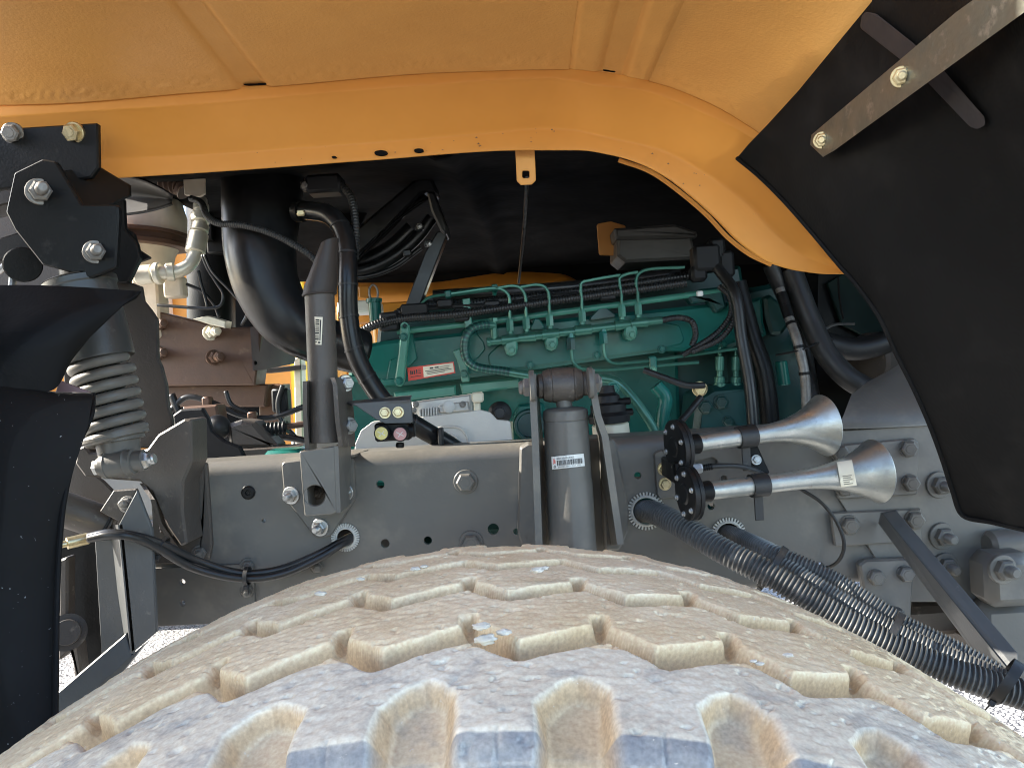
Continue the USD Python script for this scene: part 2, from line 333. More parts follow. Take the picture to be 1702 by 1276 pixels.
# concrete yard: pale, with fine dark cracks and gravelly grain
MAT['concrete'] = usdkit.material(stage, '/World/Looks/concrete', {
    'g': ('geometry', {}), 'n': ('noise_texture', {'scale': 3.0, 'detail': 8}), 'r': ('rgb_ramp', {'ramp': [(.3, (.44, .43, .41)), (.7, (.35, .34, .325))]}),
    'v': ('voronoi_texture', {'feature': 'distance_to_edge', 'scale': 42.0}), 'n2': ('noise_texture', {'scale': 60.0, 'detail': 4}),
    'vm': ('vector_math', {'math_type': 'multiply_add', 'vector2': (.02, .02, .02)}),
    'vr': ('rgb_ramp', {'ramp': [(.05, (1, 1, 1)), (.15, (0, 0, 0))]}), 'x': ('mix', {'mix_type': 'mix', 'color2': (.035, .035, .04)}),
    'b': ('bump', {'strength': .5, 'distance': .01}), 'p': ('principled_bsdf', {'roughness': .85})},
    [('g.position', 'n.vector'), ('g.position', 'n2.vector'), ('n2.color', 'vm.vector1'), ('g.position', 'vm.vector3'), ('vm.vector', 'v.vector'), ('n.fac', 'r.fac'), ('v.distance', 'vr.fac'),
     ('vr.color', 'x.fac'), ('r.color', 'x.color1'), ('x.color', 'p.base_color'), ('n2.fac', 'b.height'), ('b.normal', 'p.normal')], surface='p.BSDF')
# tyre rubber under dried mud: the primvar mud says how thickly it is caked on
MAT['tyre'] = usdkit.material(stage, '/World/Looks/tyre', {
    'g': ('geometry', {}), 'a': ('attribute', {'attribute': 'mud'}), 'ad2': ('attribute', {'attribute': 'groove_shade'}), 'cd': ('mix', {'mix_type': 'mix', 'color2': (.45, .30, .16)}), 'ad3': ('attribute', {'attribute': 'blue_grey'}), 'cb': ('mix', {'mix_type': 'mix', 'color2': (.145, .165, .195)}),
    'n1': ('noise_texture', {'scale': 14.0, 'detail': 8, 'roughness': .65}), 'n2': ('noise_texture', {'scale': 160.0, 'detail': 5, 'roughness': .7}), 'n3': ('noise_texture', {'scale': 5.0, 'detail': 4}),
    'tan': ('rgb_ramp', {'ramp': [(.25, (.57, .42, .245)), (.5, (.69, .54, .345)), (.75, (.77, .64, .45))]}),
    'grey': ('rgb_ramp', {'ramp': [(.28, (.44, .39, .315)), (.5, (.60, .535, .425)), (.72, (.70, .63, .50))]}),
    'ad': ('math', {'math_type': 'multiply_add', 'value2': 1.5, 'value3': -.75}), 'mx': ('math', {'math_type': 'add', 'use_clamp': True}),
    'cm': ('mix', {'mix_type': 'mix'}), 'sp': ('rgb_ramp', {'ramp': [(.66, (0, 0, 0)), (.72, (1, 1, 1))]}), 'cs': ('mix', {'mix_type': 'mix', 'color2': (.60, .55, .46)}),
    'n4': ('noise_texture', {'scale': 420.0, 'detail': 3}), 'mh': ('mix', {'mix_type': 'multiply', 'fac': .35}), 'fm': ('mix', {'mix_type': 'overlay', 'fac': .4}), 'b': ('bump', {'strength': .35, 'distance': .002}), 'p': ('principled_bsdf', {'roughness': .82, 'specular_ior_level': .3})},
    [('g.position', 'n1.vector'), ('g.position', 'n2.vector'), ('g.position', 'n3.vector'), ('n1.fac', 'tan.fac'), ('n1.fac', 'grey.fac'), ('n3.fac', 'ad.value1'), ('ad.value', 'mx.value1'), ('a.fac', 'mx.value2'),
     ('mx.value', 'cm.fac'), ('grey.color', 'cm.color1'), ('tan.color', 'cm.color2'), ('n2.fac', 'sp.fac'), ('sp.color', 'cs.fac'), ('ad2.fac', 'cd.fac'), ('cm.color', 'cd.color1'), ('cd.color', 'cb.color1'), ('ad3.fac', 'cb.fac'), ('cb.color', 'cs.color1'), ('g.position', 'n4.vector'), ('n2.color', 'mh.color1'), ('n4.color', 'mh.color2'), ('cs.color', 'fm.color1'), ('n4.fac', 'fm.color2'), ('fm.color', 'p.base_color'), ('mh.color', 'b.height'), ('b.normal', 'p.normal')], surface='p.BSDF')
def proj(P):
    d = np.asarray(P, float) - CAM; z = d @ fw
    return np.stack([851 + F * (d @ rt) / z, 638 - F * (d @ up) / z], -1)

# ------------------------------------------------------------------ yard
g = np.linspace(-1, 1, 41); g = np.sign(g) * np.abs(g) ** 3 * 150
G = np.array([[[x, y, 0.012 * (meshkit.fbm(V(x, y, 0) * .8) - .5)] for y in g] for x in g])
ground('ground', shell(G, .3, flip=True), 'concrete')

# ------------------------------------------------------------------ front tyre
TR, TX, TZ = .62, -.038, .61
N = 49; P0 = 2 * np.pi / N
from scipy.ndimage import gaussian_filter as g2
def tyre():
    mid, hw, cr = .5475, .1865, .014
    yt = np.linspace(.352, .733, 350); tread = np.stack([yt, TR - cr * ((yt - mid) / hw) ** 2], 1)
    near = V([.405, .33], [.37, .37], [.345, .43], [.337, .50], [.3350, .55], [.3365, .578], [.3385, .5900], [.3410, .5915], [.3405, .5945], [.3440, .5995], [.352, .6045])
    far = V([.733, .606], [.742, .600], [.748, .58], [.75, .5], [.745, .43], [.725, .37], [.69, .33])
    def rs(P, st):
        s = np.r_[0, np.cumsum(np.linalg.norm(np.diff(P, axis=0), axis=1))]; u = np.linspace(0, s[-1], int(s[-1] / st) + 2)
        return np.stack([np.interp(u, s, P[:, 0]), np.interp(u, s, P[:, 1])], 1)
    prof = np.vstack([rs(near[:5], .02)[:-1], rs(near[4:], .0014)[:-1], tread, rs(far, .012)[1:]])
    tg = np.gradient(prof, axis=0); tg /= np.linalg.norm(tg, axis=1, keepdims=True)
    nv = np.stack([-tg[:, 1], tg[:, 0]], 1)   # outward of the section
    th = np.r_[np.linspace(-1.42, 1.42, 1120, endpoint=False), np.linspace(1.42, 2 * np.pi - 1.42, 150, endpoint=False)]
    q = at(783, 1008, .455); th0 = math.atan2(q[0] - TX, q[2] - TZ)
    q = at(690, 1165, .372); thl = math.atan2(q[0] - TX, q[2] - TZ)
    T, Yg = np.meshgrid(th, prof[:, 0], indexing='ij'); Rg = np.broadcast_to(prof[:, 1], T.shape)
    wob = meshkit.fbm(np.stack([np.cos(T) * 30, np.sin(T) * 30, Yg * 45], -1), 4)
    wlo = meshkit.fbm(np.stack([np.cos(T) * 26, np.sin(T) * 26, Yg * 42], -1) + 5, 2)
    Yw = Yg + (wlo - .5) * .005; Tw = T + (wlo - .5) * .006
    st = lambda d, w=.0038: np.clip(.5 - d / w, 0, 1)
    onT = (Rg > .596)
    depth = np.zeros_like(T); gro = np.zeros_like(T)
    for k, (yc, w, sh, D, A) in enumerate([(.439, .0118, 0, .0195, .028), (.527, .0105, .08, .019, .027), (.604, .0098, .2, .017, .025), (.668, .009, .35, .015, .022)]):
        u = ((Tw - th0) / P0 + sh) % 1.0
        zig = np.where(u < .34, .5 - u / .34, -.5 + (u - .34) / .66) * A
        d = np.abs(Yw - yc - zig) - w
        if k in (0, 1, 3):
            un = (u + .5) % 1 - .5
            no = np.maximum(np.abs(un + .02) - .05, np.abs(Yw - yc - zig - .014) - (.012 if k == 0 else .007))
            d = np.minimum(d, no * np.where(no > 0, .9, .04))
        a = st(d); depth = np.maximum(depth, np.where(onT, a * D, 0)); gro = np.maximum(gro, np.where(onT, a, 0))
    un = ((Tw - thl) / P0 + .5) % 1 - .5; x = un * P0 * .61
    # lug notches at the shoulder: pointed inner end, then straight flanks down the sidewall
    near_s = (Yg < .5) & (Rg > .5)
    tip = .394 - .55 * np.abs(x - .003) - .75 * np.maximum(0, np.abs(x - .003) - .009)
    flank = np.abs(x + .002 * np.sin(np.floor((Tw - thl) / P0 + .5) * 2.3)) - .0162
    d = np.maximum(flank, np.where(Rg > .6, Yw - tip, -1))
    a = st(d, .006) * near_s * np.clip((Rg - .50) / .05, 0, 1); lugA = a
    gro = np.maximum(gro, a)
    fs = (Yg > .65); un = ((Tw - thl) / P0) % 1 - .5; x = un * P0 * .61
    a = st(np.maximum(np.abs(x) - .014, .71 - Yw), .005) * fs * (Rg > .55); depth = np.maximum(depth, a * .016); gro = np.maximum(gro, a)
    un = ((Tw - thl) / P0) % 1 - .5
    depth = g2(depth, (.8, .5)); lugA = g2(lugA, (.9, .6))
    depth += (np.abs(un * P0 * .61) < .0011) * (Yg < .353) * (Rg > .57) * .0012          # fine mould line on each shoulder block
    chip = meshkit.fbm(np.stack([np.cos(T) * 90, np.sin(T) * 90, Yg * 145], -1), 3)
    calm = 1 - np.clip(4 * gro * (1 - gro), 0, 1)
    calm = g2(calm, (1, 2)) ** 2
    calm2 = g2(1 - np.clip(4 * lugA * (1 - lugA), 0, 1), (1, 2)) ** 2; calm = calm * calm2
    depth += calm * (wob - .5) * .0016 + calm * np.clip(chip - .66, 0, .1) * .02 * onT + calm * (meshkit.noise(np.stack([np.cos(T) * 150, np.sin(T) * 150, Yg * 240], -1)) - .5) * .0012
    Y2 = Yg - nv[:, 0][None] * depth; R2 = Rg - nv[:, 1][None] * depth
    from scipy.ndimage import gaussian_filter1d as gf
    sl = np.r_[0, np.cumsum(np.linalg.norm(np.diff(prof, axis=0), axis=1))]; nv2 = gf(nv, 5, axis=0); nv2 /= np.linalg.norm(nv2, axis=1, keepdims=True)
    flo = gf(prof - nv2 * (.012 + .008 * np.clip((.392 - prof[:, :1]) / .04, 0, 1)), 6, axis=0)
    Y2 = Y2 * (1 - lugA) + flo[:, 0][None] * lugA; R2 = R2 * (1 - lugA) + flo[:, 1][None] * lugA
    v = np.stack([TX + R2 * np.sin(T), Y2, TZ + R2 * np.cos(T)], -1); n, m = T.shape
    i, j = np.meshgrid(np.arange(n), np.arange(m - 1), indexing='ij'); i, j = i.ravel(), j.ravel(); k = (i + 1) % n
    Q = np.stack([i * m + j, k * m + j, k * m + j + 1, i * m + j + 1], 1)
    mm = trimesh.Trimesh(v.reshape(-1, 3), np.vstack([Q[:, [0, 1, 2]], Q[:, [0, 2, 3]]]), process=False)
    c = v[5, 100] - V(TX, v[5, 100][1], TZ)
    if mm.face_normals[:2000].mean(0) @ V(0, 0, 0) > 1: pass
    mud = np.where(Yg > .43, .95, .12) + gro * .75
    mud = np.where(Rg < .591, .5, mud) + np.clip((-(TX + Rg * np.sin(T)) - .22) * 1.2, 0, .5) - .25 * ((Rg < .6035) & (Rg > .591) & (Yg < .5))
    groove_shade = np.clip(gro * (1 - gro) * 4 * .8 + gro * .6 * (Yg > .41) + lugA * .35, 0, .8) * .95  # ochre mud tone; recess shade put into the colour of grooves and notches
    blue_grey = .8 * ((Rg < .6035) & (Rg > .588) & (Yg < .5)) * (1 - lugA) * np.clip(.3 + 1.4 * wob, 0, 1)  # share of blue-grey along the shoulder band, with scattered patches below
    blue_grey = np.maximum(blue_grey, .3 * np.clip((wob - .55) * 8, 0, 1) * (Yg < .42))
    return mm, mud.ravel(), groove_shade.ravel(), blue_grey.ravel()
tm, mud, groove_shade, blue_grey = tyre()
q = tm.vertices[tm.faces[:, 0]] - V(TX, .55, TZ)
if (tm.face_normals * q).sum(1).mean() < 0: tm.invert()
T = thing('front_tyre', 'big muddy off-road tyre with zigzag tread under the wheel arch', 'tyre', (TX, .55, TZ))
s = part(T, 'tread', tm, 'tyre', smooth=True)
UsdGeom.PrimvarsAPI(s.prim).CreatePrimvar('mud', Sdf.ValueTypeNames.FloatArray, 'vertex').Set([float(a) for a in mud])
UsdGeom.PrimvarsAPI(s.prim).CreatePrimvar('groove_shade', Sdf.ValueTypeNames.FloatArray, 'vertex').Set([float(a) for a in groove_shade])
UsdGeom.PrimvarsAPI(s.prim).CreatePrimvar('blue_grey', Sdf.ValueTypeNames.FloatArray, 'vertex').Set([float(a) for a in blue_grey])
part(T, 'rim', lathe(V(TX, .40, TZ), V(TX, 1, TZ), [(0, .30), (.0, .335), (.29, .335), (.29, .30)], 60), 'frame_grey')
st = []
for px, py, Y, r in [(800, 1040, .436, .0045), (806, 1062, .434, .006), (838, 1050, .44, .004), (893, 947, .545, .0045), (905, 944, .548, .003), (532, 986, .55, .004), (600, 962, .57, .003), (690, 945, .60, .004), (1310, 1088, .452, .0028), (1262, 1102, .44, .0025), (1252, 1098, .44, .002), (705, 941, .6, .003)]:
    b = trimesh.creation.icosphere(2, 1); b.vertices *= (1 + 1.1 * (meshkit.fbm(b.vertices * 2.2 + px) - .5))[:, None] * V(1.5, 1, .6) * r * .7; b.apply_translation(at(px, py, Y)); st.append(b)
part(T, 'caked_mud', st, 'white_stone', smooth=True, kind='stuff', label='pale chips of dried mud caught in the tread')

# ------------------------------------------------------------------ orange cab: wheel arch, floor and shell
pc = lambda L: PchipInterpolator(*np.array(L, float).T)
E0 = pc([(-80, 316), (170, 298), (400, 283), (600, 268), (880, 250), (960, 250), (1020, 259), (1070, 275), (1110, 297), (1150, 328), (1190, 364), (1225, 400), (1258, 425), (1290, 441), (1330, 451), (1380, 456), (1430, 456), (1560, 452)])
E1 = pc([(-80, 279), (169, 263), (300, 258), (500, 245), (800, 222), (905, 213), (958, 216), (1004, 226), (1100, 249), (1164, 283), (1213, 315), (1252, 347), (1284, 382), (1312, 407), (1344, 428), (1397, 446), (1430, 450), (1560, 447)])
E2 = pc([(-80, 202), (169, 185), (317, 176), (600, 152), (659, 148), (916, 132), (948, 136), (994, 145), (1064, 152), (1100, 162), (1146, 180), (1185, 198), (1238, 225), (1300, 275), (1360, 350), (1420, 440), (1560, 446)])
E3 = pc([(-80, 172), (80, 169), (300, 152), (450, 140), (747, 116), (951, 111), (994, 115), (1040, 122), (1100, 136), (1171, 163), (1252, 209), (1320, 265), (1400, 365), (1470, 436), (1560, 445)])
C = thing('truck_cab', 'orange underside of a truck cab with its wheel arch, seen from below', 'truck cab', (0, 1.1, 1.75))
def pan_y(x, y):
    t = np.clip((E3(x) - y) / (E3(x) + 80), 0, 1); Y = 1.045 - .30 * t
    ln = lambda x0, y0, x1, y1: (x - (x0 + (x1 - x0) * (y - y0) / (y1 - y0)))
    sg = lambda d, w: 1 / (1 + np.exp(-d / w))
    r = -.010 * sg(ln(966, 0, 951, 111), .7) * sg(-ln(1130, 0, 1075, 128), 1.2)
    r = r + .014 * sg(ln(1022, 0, 994, 115), 2) * sg(-ln(1078, 0, 1040, 120), 2)
    r = r + .011 * sg(ln(285, 0, 395, 138), 4) * sg(-ln(342, 0, 446, 138), 1.2)
    cauk = np.exp(-((y - E3(x) + 14) / 14) ** 2) * (meshkit.fbm(np.stack([x * .12, y * .12, 0 * x], -1), 4) - .5) * .0035
    return Y + r - cauk
xs = np.linspace(-70, 1540, 560); ts = np.linspace(0, 1, 70) ** 1.4
XX, TT = np.meshgrid(xs, ts, indexing='ij'); YYp = E3(XX) * (1 - TT) + -80 * TT
XXs = XX + TT * np.where(XX > 1100, (XX - 1100) * .25, 0)
DY = pan_y(XXs, YYp)
def unproj(X, Y, D):
    d = fw + ((X - 851) / F)[..., None] * rt + ((638 - Y) / F)[..., None] * up
    return CAM + d * (D / d[..., 1])[..., None]
GP = unproj(XXs, YYp, DY)
part(C, 'arch_panel', shell(GP, .004, flip=False), 'orange', smooth=True)
topr = GP[:, -1]
fen = np.stack([topr * (1 - s) + np.stack([topr[:, 0], np.full(len(xs), .58), np.full(len(xs), 1.98)], 1) * s + V(0, -.01, .0) * math.sin(s * math.pi) for s in np.linspace(0.004, 1, 10)], 1)
part(C, 'fender', shell(fen, .004), 'orange', smooth=True)
rows = []
for ya, yb, da, db, n in [(E3, E2, 1.047, 1.049, 5), (E2, E1, 1.051, 1.104, 7), (E1, E0, 1.104, 1.103, 7)]:
    for s in np.r_[.0, .05, np.linspace(.12, .88, n), .95]:
        rows.append((ya(xs) * (1 - s) + yb(xs) * s, da * (1 - s) + db * s))
rows.append((E0(xs), 1.104)); GR = np.stack([unproj(xs, r[0], np.full(len(xs), r[1])) for r in rows], 1)
for _ in range(1): GR[:, 1:-1] = (GR[:, :-2] + GR[:, 1:-1] * 2 + GR[:, 2:]) / 4
hem = np.stack([GR[:, -1] + V(0, .004, .001), GR[:, -1] + V(0, .010, .004), GR[:, -1] + V(0, .012, .03)], 1)
part(C, 'sill_rail', shell(np.concatenate([GR, hem], 1), .003), 'orange_band', smooth=True)
lip_y = lambda x, y: 1.1025 + 0 * np.asarray(x)
for px, py, rx, ry in [(633, 254, 11, 4.2), (696, 250, 8, 3.2), (555, 261, 4, 1.5)]:
    D = lip_y(px, py); a = np.arange(20) / 20 * 2 * np.pi
    part(C, 'drain_hole', plate(np.stack([px + rx * np.cos(a), py + ry * np.sin(a)], 1), D - .0045, .006, .0), 'liner', smooth=False)
for L in ([(404, 139.8), (446, 137.8), (440, 139.8), (412, 141.2)], [(998, 114), (1012, 113), (1030, 117), (1022, 119), (1004, 116.5)]):
    part(C, 'drain_slot', plate(L, 1.0405, .004, 0), 'liner', smooth=False)
sd = []
for k in range(70):
    px = rng.uniform(380, 1180); py = rng.uniform(E1(px) - (60 if k % 2 else 10), E0(px) - 6) if k % 3 else rng.uniform(E3(px) - 60, E3(px) - 4)
    D = lip_y(px, py) - .005 if py > E1(px) else (1.0 if py > E3(px) else 0)
    if py <= E3(px): D = float(pan_y(np.array([px]), np.array([py]))[0]) - .0042
    elif py < E1(px): continue
    r = rng.uniform(.4, 1.3); b = trimesh.creation.icosphere(1, 1); b.vertices *= V(1.5, .5, .8) * r / pxm(D); b.apply_translation(at(px, py, D)); sd.append(b)
part(C, 'mud_speck', sd, 'frame_brown', smooth=True, kind='stuff')
# hanging tab with keyhole slot
tab = rnd([(856, 240), (888, 238), (891, 299), (884, 306), (866, 307), (859, 300)], 3)
part(C, 'hanger_tab', plate(tab, 1.128, .004, .001, holes=[rnd([(868, 283), (880, 283), (880, 296), (868, 296)], 3)]), 'orange')
part(C, 'arch_lip', tube([(1028, 266), (1080, 285), (1132, 321), (1176, 359), (1210, 395), (1245, 422), (1282, 440)], .0035, 8, Y=1.15), 'orange_band')
# shell of the cab above and behind the arch
x0, x1 = -.665, 1.12
part(C, 'rear_wall', rbox(V(x0, 1.69, 2.42), (.03, 1.98, 1.22), b=.01), 'orange')
part(C, 'outer_skin', rbox(V(.23, .592, 2.52), (1.80, .03, 1.06), b=.01), 'orange')
part(C, 'roof', rbox(V(.23, 1.68, 3.06), (1.80, 2.06, .04), b=.01), 'orange')
part(C, 'outer_skin', rbox(V(.23, 2.70, 2.4), (1.80, .03, 1.3), b=.01), 'orange')
part(C, 'front_wall', rbox(V(x1, 1.69, 2.4), (.03, 1.98, 1.3), b=.01), 'orange')
part(C, 'floor', rbox(V((x0 + x1) / 2, 1.76, 1.80), (x1 - x0 - .02, 1.2, .03), b=.005), 'orange')
# black insulation under the cab floor
u = np.linspace(-.645, 1.1, 80); w = np.linspace(1.135, 2.32, 40)
UU, WW = np.meshgrid(u, w, indexing='ij')
ZZ = 1.765 - .06 * ((WW - 1.7) / .6) ** 2 + .010 * np.exp(-((UU + .08 - .06 * (WW - 1.2)) / .022) ** 2) * -1.8 + .012 * (meshkit.fbm(np.stack([UU * 5, WW * 5, 0 * UU], -1), 4) - .5) - .05 * np.clip((UU - .35) / .6, 0, 1)
part(C, 'insulation', shell(np.stack([UU, WW, ZZ], -1), .006), 'liner', smooth=True)
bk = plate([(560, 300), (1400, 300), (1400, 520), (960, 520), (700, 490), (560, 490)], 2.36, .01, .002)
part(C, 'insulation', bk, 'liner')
def far_lip():
    x = np.linspace(520, 985, 60); yt = pc([(520, 470), (700, 470), (860, 452), (930, 455), (985, 485)])(x); yb = pc([(520, 520), (700, 512), (860, 500), (985, 500)])(x)
    return shell(np.stack([unproj(x, yt * (1 - s) + yb * s, np.full(60, 2.33 - .03 * math.sin(s * 3.1))) for s in np.linspace(0, 1, 6)], 1), .004)
th_ = np.linspace(0, 1.35, 14); ra = np.array([[[-.66 - .42 * math.sin(t), y, 1.36 + .42 * math.cos(t)] for t in th_] for y in (.30, .5, .75, .93)])
ra = np.concatenate([ra, np.array([[[-1.09, y, z] for z in (1.2, .95, .7)] for y in (.30, .5, .75, .93)])], 1)
part(C, 'unseen_arch', shell(ra, .006), 'black_guard', smooth=True)  # out of view; added to keep the sun off tyre and flaps
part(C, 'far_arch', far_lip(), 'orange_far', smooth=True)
part(C, 'bonnet_rod', tube([(876, 296, 1.135), (871, 380, 1.4), (862, 470, 1.75)], .0032, 8), 'cable')

# ------------------------------------------------------------------ chassis rail
RY = 1.15
zt = at(870, 737, RY)[2]; zb = at(300, 1041, RY)[2]; xl = at(256, 900, RY)[0]; xr = .95
R = thing('chassis_rail', 'long grey steel chassis rail with bolt holes behind the tyre', 'chassis rail', (0, RY, (zt + zb) / 2))
br = .020
P2 = proj(V([xl, RY, zt - br], [xr, RY, zt - br], [xr, RY, zb + br], [xl, RY, zb + br]))
hl = [(632, 805, 7), (640, 903, 7.5), (711, 898, 7), (820, 879, 9.5), (303, 967, 5), (303, 1002, 5), (1182, 841, 6), (1363, 940, 6), (438, 865, 3.5), (1060, 790, 6), (858, 883, 5), (1228, 812, 7), (1208, 797, 6)]
big = [(574, 893, 16), (1074, 849, 24), (1211, 889, 22)]
part(R, 'web', slab(P2, lambda p, d: np.array([at(a[0], a[1], RY) for a in p]) + V(0, d, 0), .009, 0, [ring(*h, n=16) for h in hl] + [ring(*h, n=28) for h in big], pxm(RY)), 'frame_grey', smooth=False)
def flange(sgn, z0):
    pr = [(RY + br * (1 - math.cos(a)), z0 - sgn * br + sgn * br * math.sin(a)) for a in np.linspace(0, math.pi / 2, 9)] + [(RY + .09, z0)]
    G = np.array([[[x, p[0], p[1]] for p in pr] for x in np.linspace(xl, xr, 3)])
    return shell(G, .009 , flip=(sgn > 0))
part(R, 'flange', flange(1, zt), 'frame_grey', smooth=40); part(R, 'flange', flange(-1, zb), 'frame_grey', smooth=40)
b1 = bolts([(774, 800), (783, 901)], RY, .0125, 'hex')
for b in b1: part(R, 'bolt', b, 'frame_grey')
part(R, 'plug', [lathe(at(413, 818, RY), at(413, 818, RY) + V(0, -1, 0), [(-.004, .010), (.002, .0105), (.004, .008), (.004, .004), (.002, .003)], 16)], 'black_paint')
for p in [(320, 826), (333, 918), (412, 940), (412, 981), (527, 940)]:
    part(R, 'bolt', bolt(at(*p, RY - (.006 if p[0] < 340 else 0)), (.25, -1, 0), .0085, 'stud'), 'frame_grey')
for px, py, r in big:
    c = at(px, py, RY - .002); rr = r / pxm(RY); ms = []
    a = np.arange(41) / 40 * 2 * np.pi; ms.append(sweep(c + np.stack([(rr) * np.cos(a), 0 * a, rr * np.sin(a)], 1), .0022, 8))
    for k in range(34):
        t = k / 34 * 2 * np.pi; o = V(math.cos(t), 0, math.sin(t)); ms.append(bar(c + o * rr, c + o * (rr + .0068), .0026, .0022, (0, 1, 0), .0004))
    part(R, 'edge_trim', ms, 'seal', smooth=False)
part(R, 'doubler', plate([(247, 944), (347, 938), (1000, 905), (1000, 1010), (264, 1041), (258, 1000)], RY - .0045, .004, .001, holes=[ring(303, 967, 5, 14), ring(303, 1002, 5, 14)] + [ring(*h, n=16) for h in hl[1:2]]) if False else plate([(249, 944), (420, 936), (425, 1033), (262, 1041)], RY - .004, .004, .001, holes=[ring(303, 967, 4.5, 14), ring(303, 1002, 4.5, 14)]), 'frame_grey')

# ------------------------------------------------------------------ centre: shock absorber and its mount
Y = 1.02
A = at(939, 676, Y); B = at(953, 925, Y); r = .0298
S = thing('shock_absorber', 'thick grey shock absorber standing upright in front of the chassis rail, behind the tyre top', 'shock absorber', B)
L = np.linalg.norm(B - A)
part(S, 'tube', lathe(A, B, [(-.0005, .008), (.0015, r - .006), (.004, r - .001), (.006, r), (.0165, r), (.018, r - .0012), (.0195, r - .0002), (.095, r), (.098, r + .0008), (L, r + .0012)], 48), 'frame_grey')
part(S, 'stem', cyl(at(934, 655, Y), A + V(0, 0, -.002), .0105), 'frame_grey')
e0, e1 = at(893, 642, Y), at(978, 637, Y); le = np.linalg.norm(e1 - e0)
part(S, 'eye', lathe(e0, e1, [(.0, .014), (.002, .0165), (.007, .0165), (.0075, .0195), (.016, .0225), (.019, .0215), (.0195, .0228), (.047, .0228), (.0475, .0212), (.050, .0222), (.059, .0185), (.060, .016), (le, .016)], 40), 'frame_brown')
part(S, 'bolt', [cyl(at(862, 644, Y), at(1000, 635, Y), .0078), hexa(at(884, 643, Y), nrm(e0 - e1), .0135, .012), lathe(at(863, 644, Y), at(858, 644, Y), [(-.006, .0085), (-.003, .0095), (.0, .008)], 14)], 'zinc_dull')
part(S, 'bolt_head', [hexa(at(983, 637, Y), nrm(e1 - e0), .014, .011), lathe(at(982, 637, Y), at(1000, 636, Y), [(0, .0165), (.0022, .0165)], 20)], 'zinc_dull')
def wrap(Yc, axis, r):
    a, b = axis
    def yf(px, py):
        t = (py - a[1]) / (b[1] - a[1]); cx = a[0] + t * (b[0] - a[0]); dx = (px - cx) / pxm(Yc - r)
        return Yc - math.sqrt(max(r * r - dx * dx, 1e-8))
    return yf
bars = []
u = .16
rb = np.random.default_rng(3)
while u < .93:
    w = rb.choice([.006, .011, .018]); bars.append((u, .24, min(u + w, .945), .66)); u += w + rb.choice([.006, .01, .017])
decal([(916.5, 759), (970, 753.5), (972, 774), (918, 780)], wrap(Y, ((939, 676), (953, 925)), r), S, 'paper', 'ink', bars, [('WG1684263001', .15, .74, .13, .55), ('1000080  5801  2017  1201', .17, .09, .09, .72), ('@', .05, .12, .18, .07)], name='barcode_label', label='white barcode label around the grey shock tube', extra=[('red_label', [(.045, .4, .06, .85), (.075, .45, .09, .8), (.1, .42, .112, .7)])])

Bk = thing('shock_bracket', 'grey two-cheeked steel bracket holding the shock absorber to the rail', 'bracket', at(945, 800, 1.13))
def cheek(front, back, th): return sheet(pts(front), pts(back), th * 1.35)
part(Bk, 'cheek', cheek([(879, 622, .985), (880, 660, .985), (884, 735, .99), (890, 905, .995)], [(881, 622, 1.055), (886, 660, 1.075), (893, 735, 1.143), (898, 905, 1.143)], .0065), 'frame_grey')
part(Bk, 'cheek', cheek([(977, 614, .985), (980, 645, .985), (988, 690, .985), (1000, 725, .99), (1026, 905, .995)], [(976, 614, 1.055), (980, 645, 1.075), (986, 690, 1.11), (993, 725, 1.143), (1014, 905, 1.143)], .0065), 'frame_grey')
part(Bk, 'cheek_top', cyl(at(880, 641, .985), at(880, 641, .985) + V(.0065, 0, 0), .020, .001), 'frame_grey')
part(Bk, 'cheek_top', cyl(at(977, 636, .985), at(977, 636, .985) + V(.0065, 0, 0), .020, .001), 'frame_grey')
part(Bk, 'base_flange', plate(rnd([(864, 744), (878, 736), (892, 738), (902, 915), (870, 915), (860, 885)], 6), 1.118, .030, .003), 'frame_grey')
part(Bk, 'base_flange', plate(rnd([(998, 727), (1020, 729), (1026, 742), (1046, 850), (1044, 885), (1030, 915), (1006, 915)], 7), 1.118, .030, .003), 'frame_grey')
part(Bk, 'back_plate', plate([(886, 740), (1000, 730), (1020, 915), (888, 915)], RY - .004, .0035, .0008), 'frame_grey')

# ------------------------------------------------------------------ left post with tube, U bracket and base plate
Pm = thing('tube_post', 'grey steel tube post with a barcode label, standing in a U bracket on the rail', 'tube post', at(530, 850, 1.12))
Y = 1.085; a0 = at(530, 455, Y); a1 = at(541, 735, Y); r = .0205
def cutcyl(A, B, r, P, nn):
    m = cyl(A, B, r, .0008, 36); q = trimesh.intersections.slice_mesh_plane(m, -nrm(nn), P, cap=True, engine='earcut'); return q
part(Pm, 'tube', cyl(at(531, 487, Y), a1, r, .0008, 40), 'frame_brown')
d_ = nrm(at(541, 385, Y) - at(531, 489, Y)); hp_ = []
for t, cx, rr in ((0, 531, .0232), (.010, 531.8, .0232)):
    c = at(cx, 489, Y) + d_ * t; hp_ += [c + rr * V(math.cos(k), math.sin(k), 0) for k in np.linspace(0, 6.28, 41)[:-1]]
c = at(548, 402, Y + .004); hp_ += [c + V(.0125 * math.cos(k), .018 * math.sin(k), .004 * math.cos(k)) for k in np.linspace(0, 6.28, 25)[:-1]]
m = hull(hp_)
part(Pm, 'elbow', m, 'dark_brown'); part(Pm, 'seam_weld', sweep(at(531, 489, Y) + .0226 * np.stack([np.cos(np.linspace(0, 6.3, 41)), np.sin(np.linspace(0, 6.3, 41)), .04 * np.cos(np.linspace(0, 6.3, 41))], 1), .0016, 8), 'dark_brown')
part(Pm, 'cheek', sheet(pts([(549, 628, 1.045), (553, 640, 1.04), (557, 700, 1.045), (563, 742, 1.06)]), pts([(568, 626, 1.142), (577, 640, 1.142), (582, 690, 1.142), (584, 742, 1.142)]), .006), 'frame_brown')
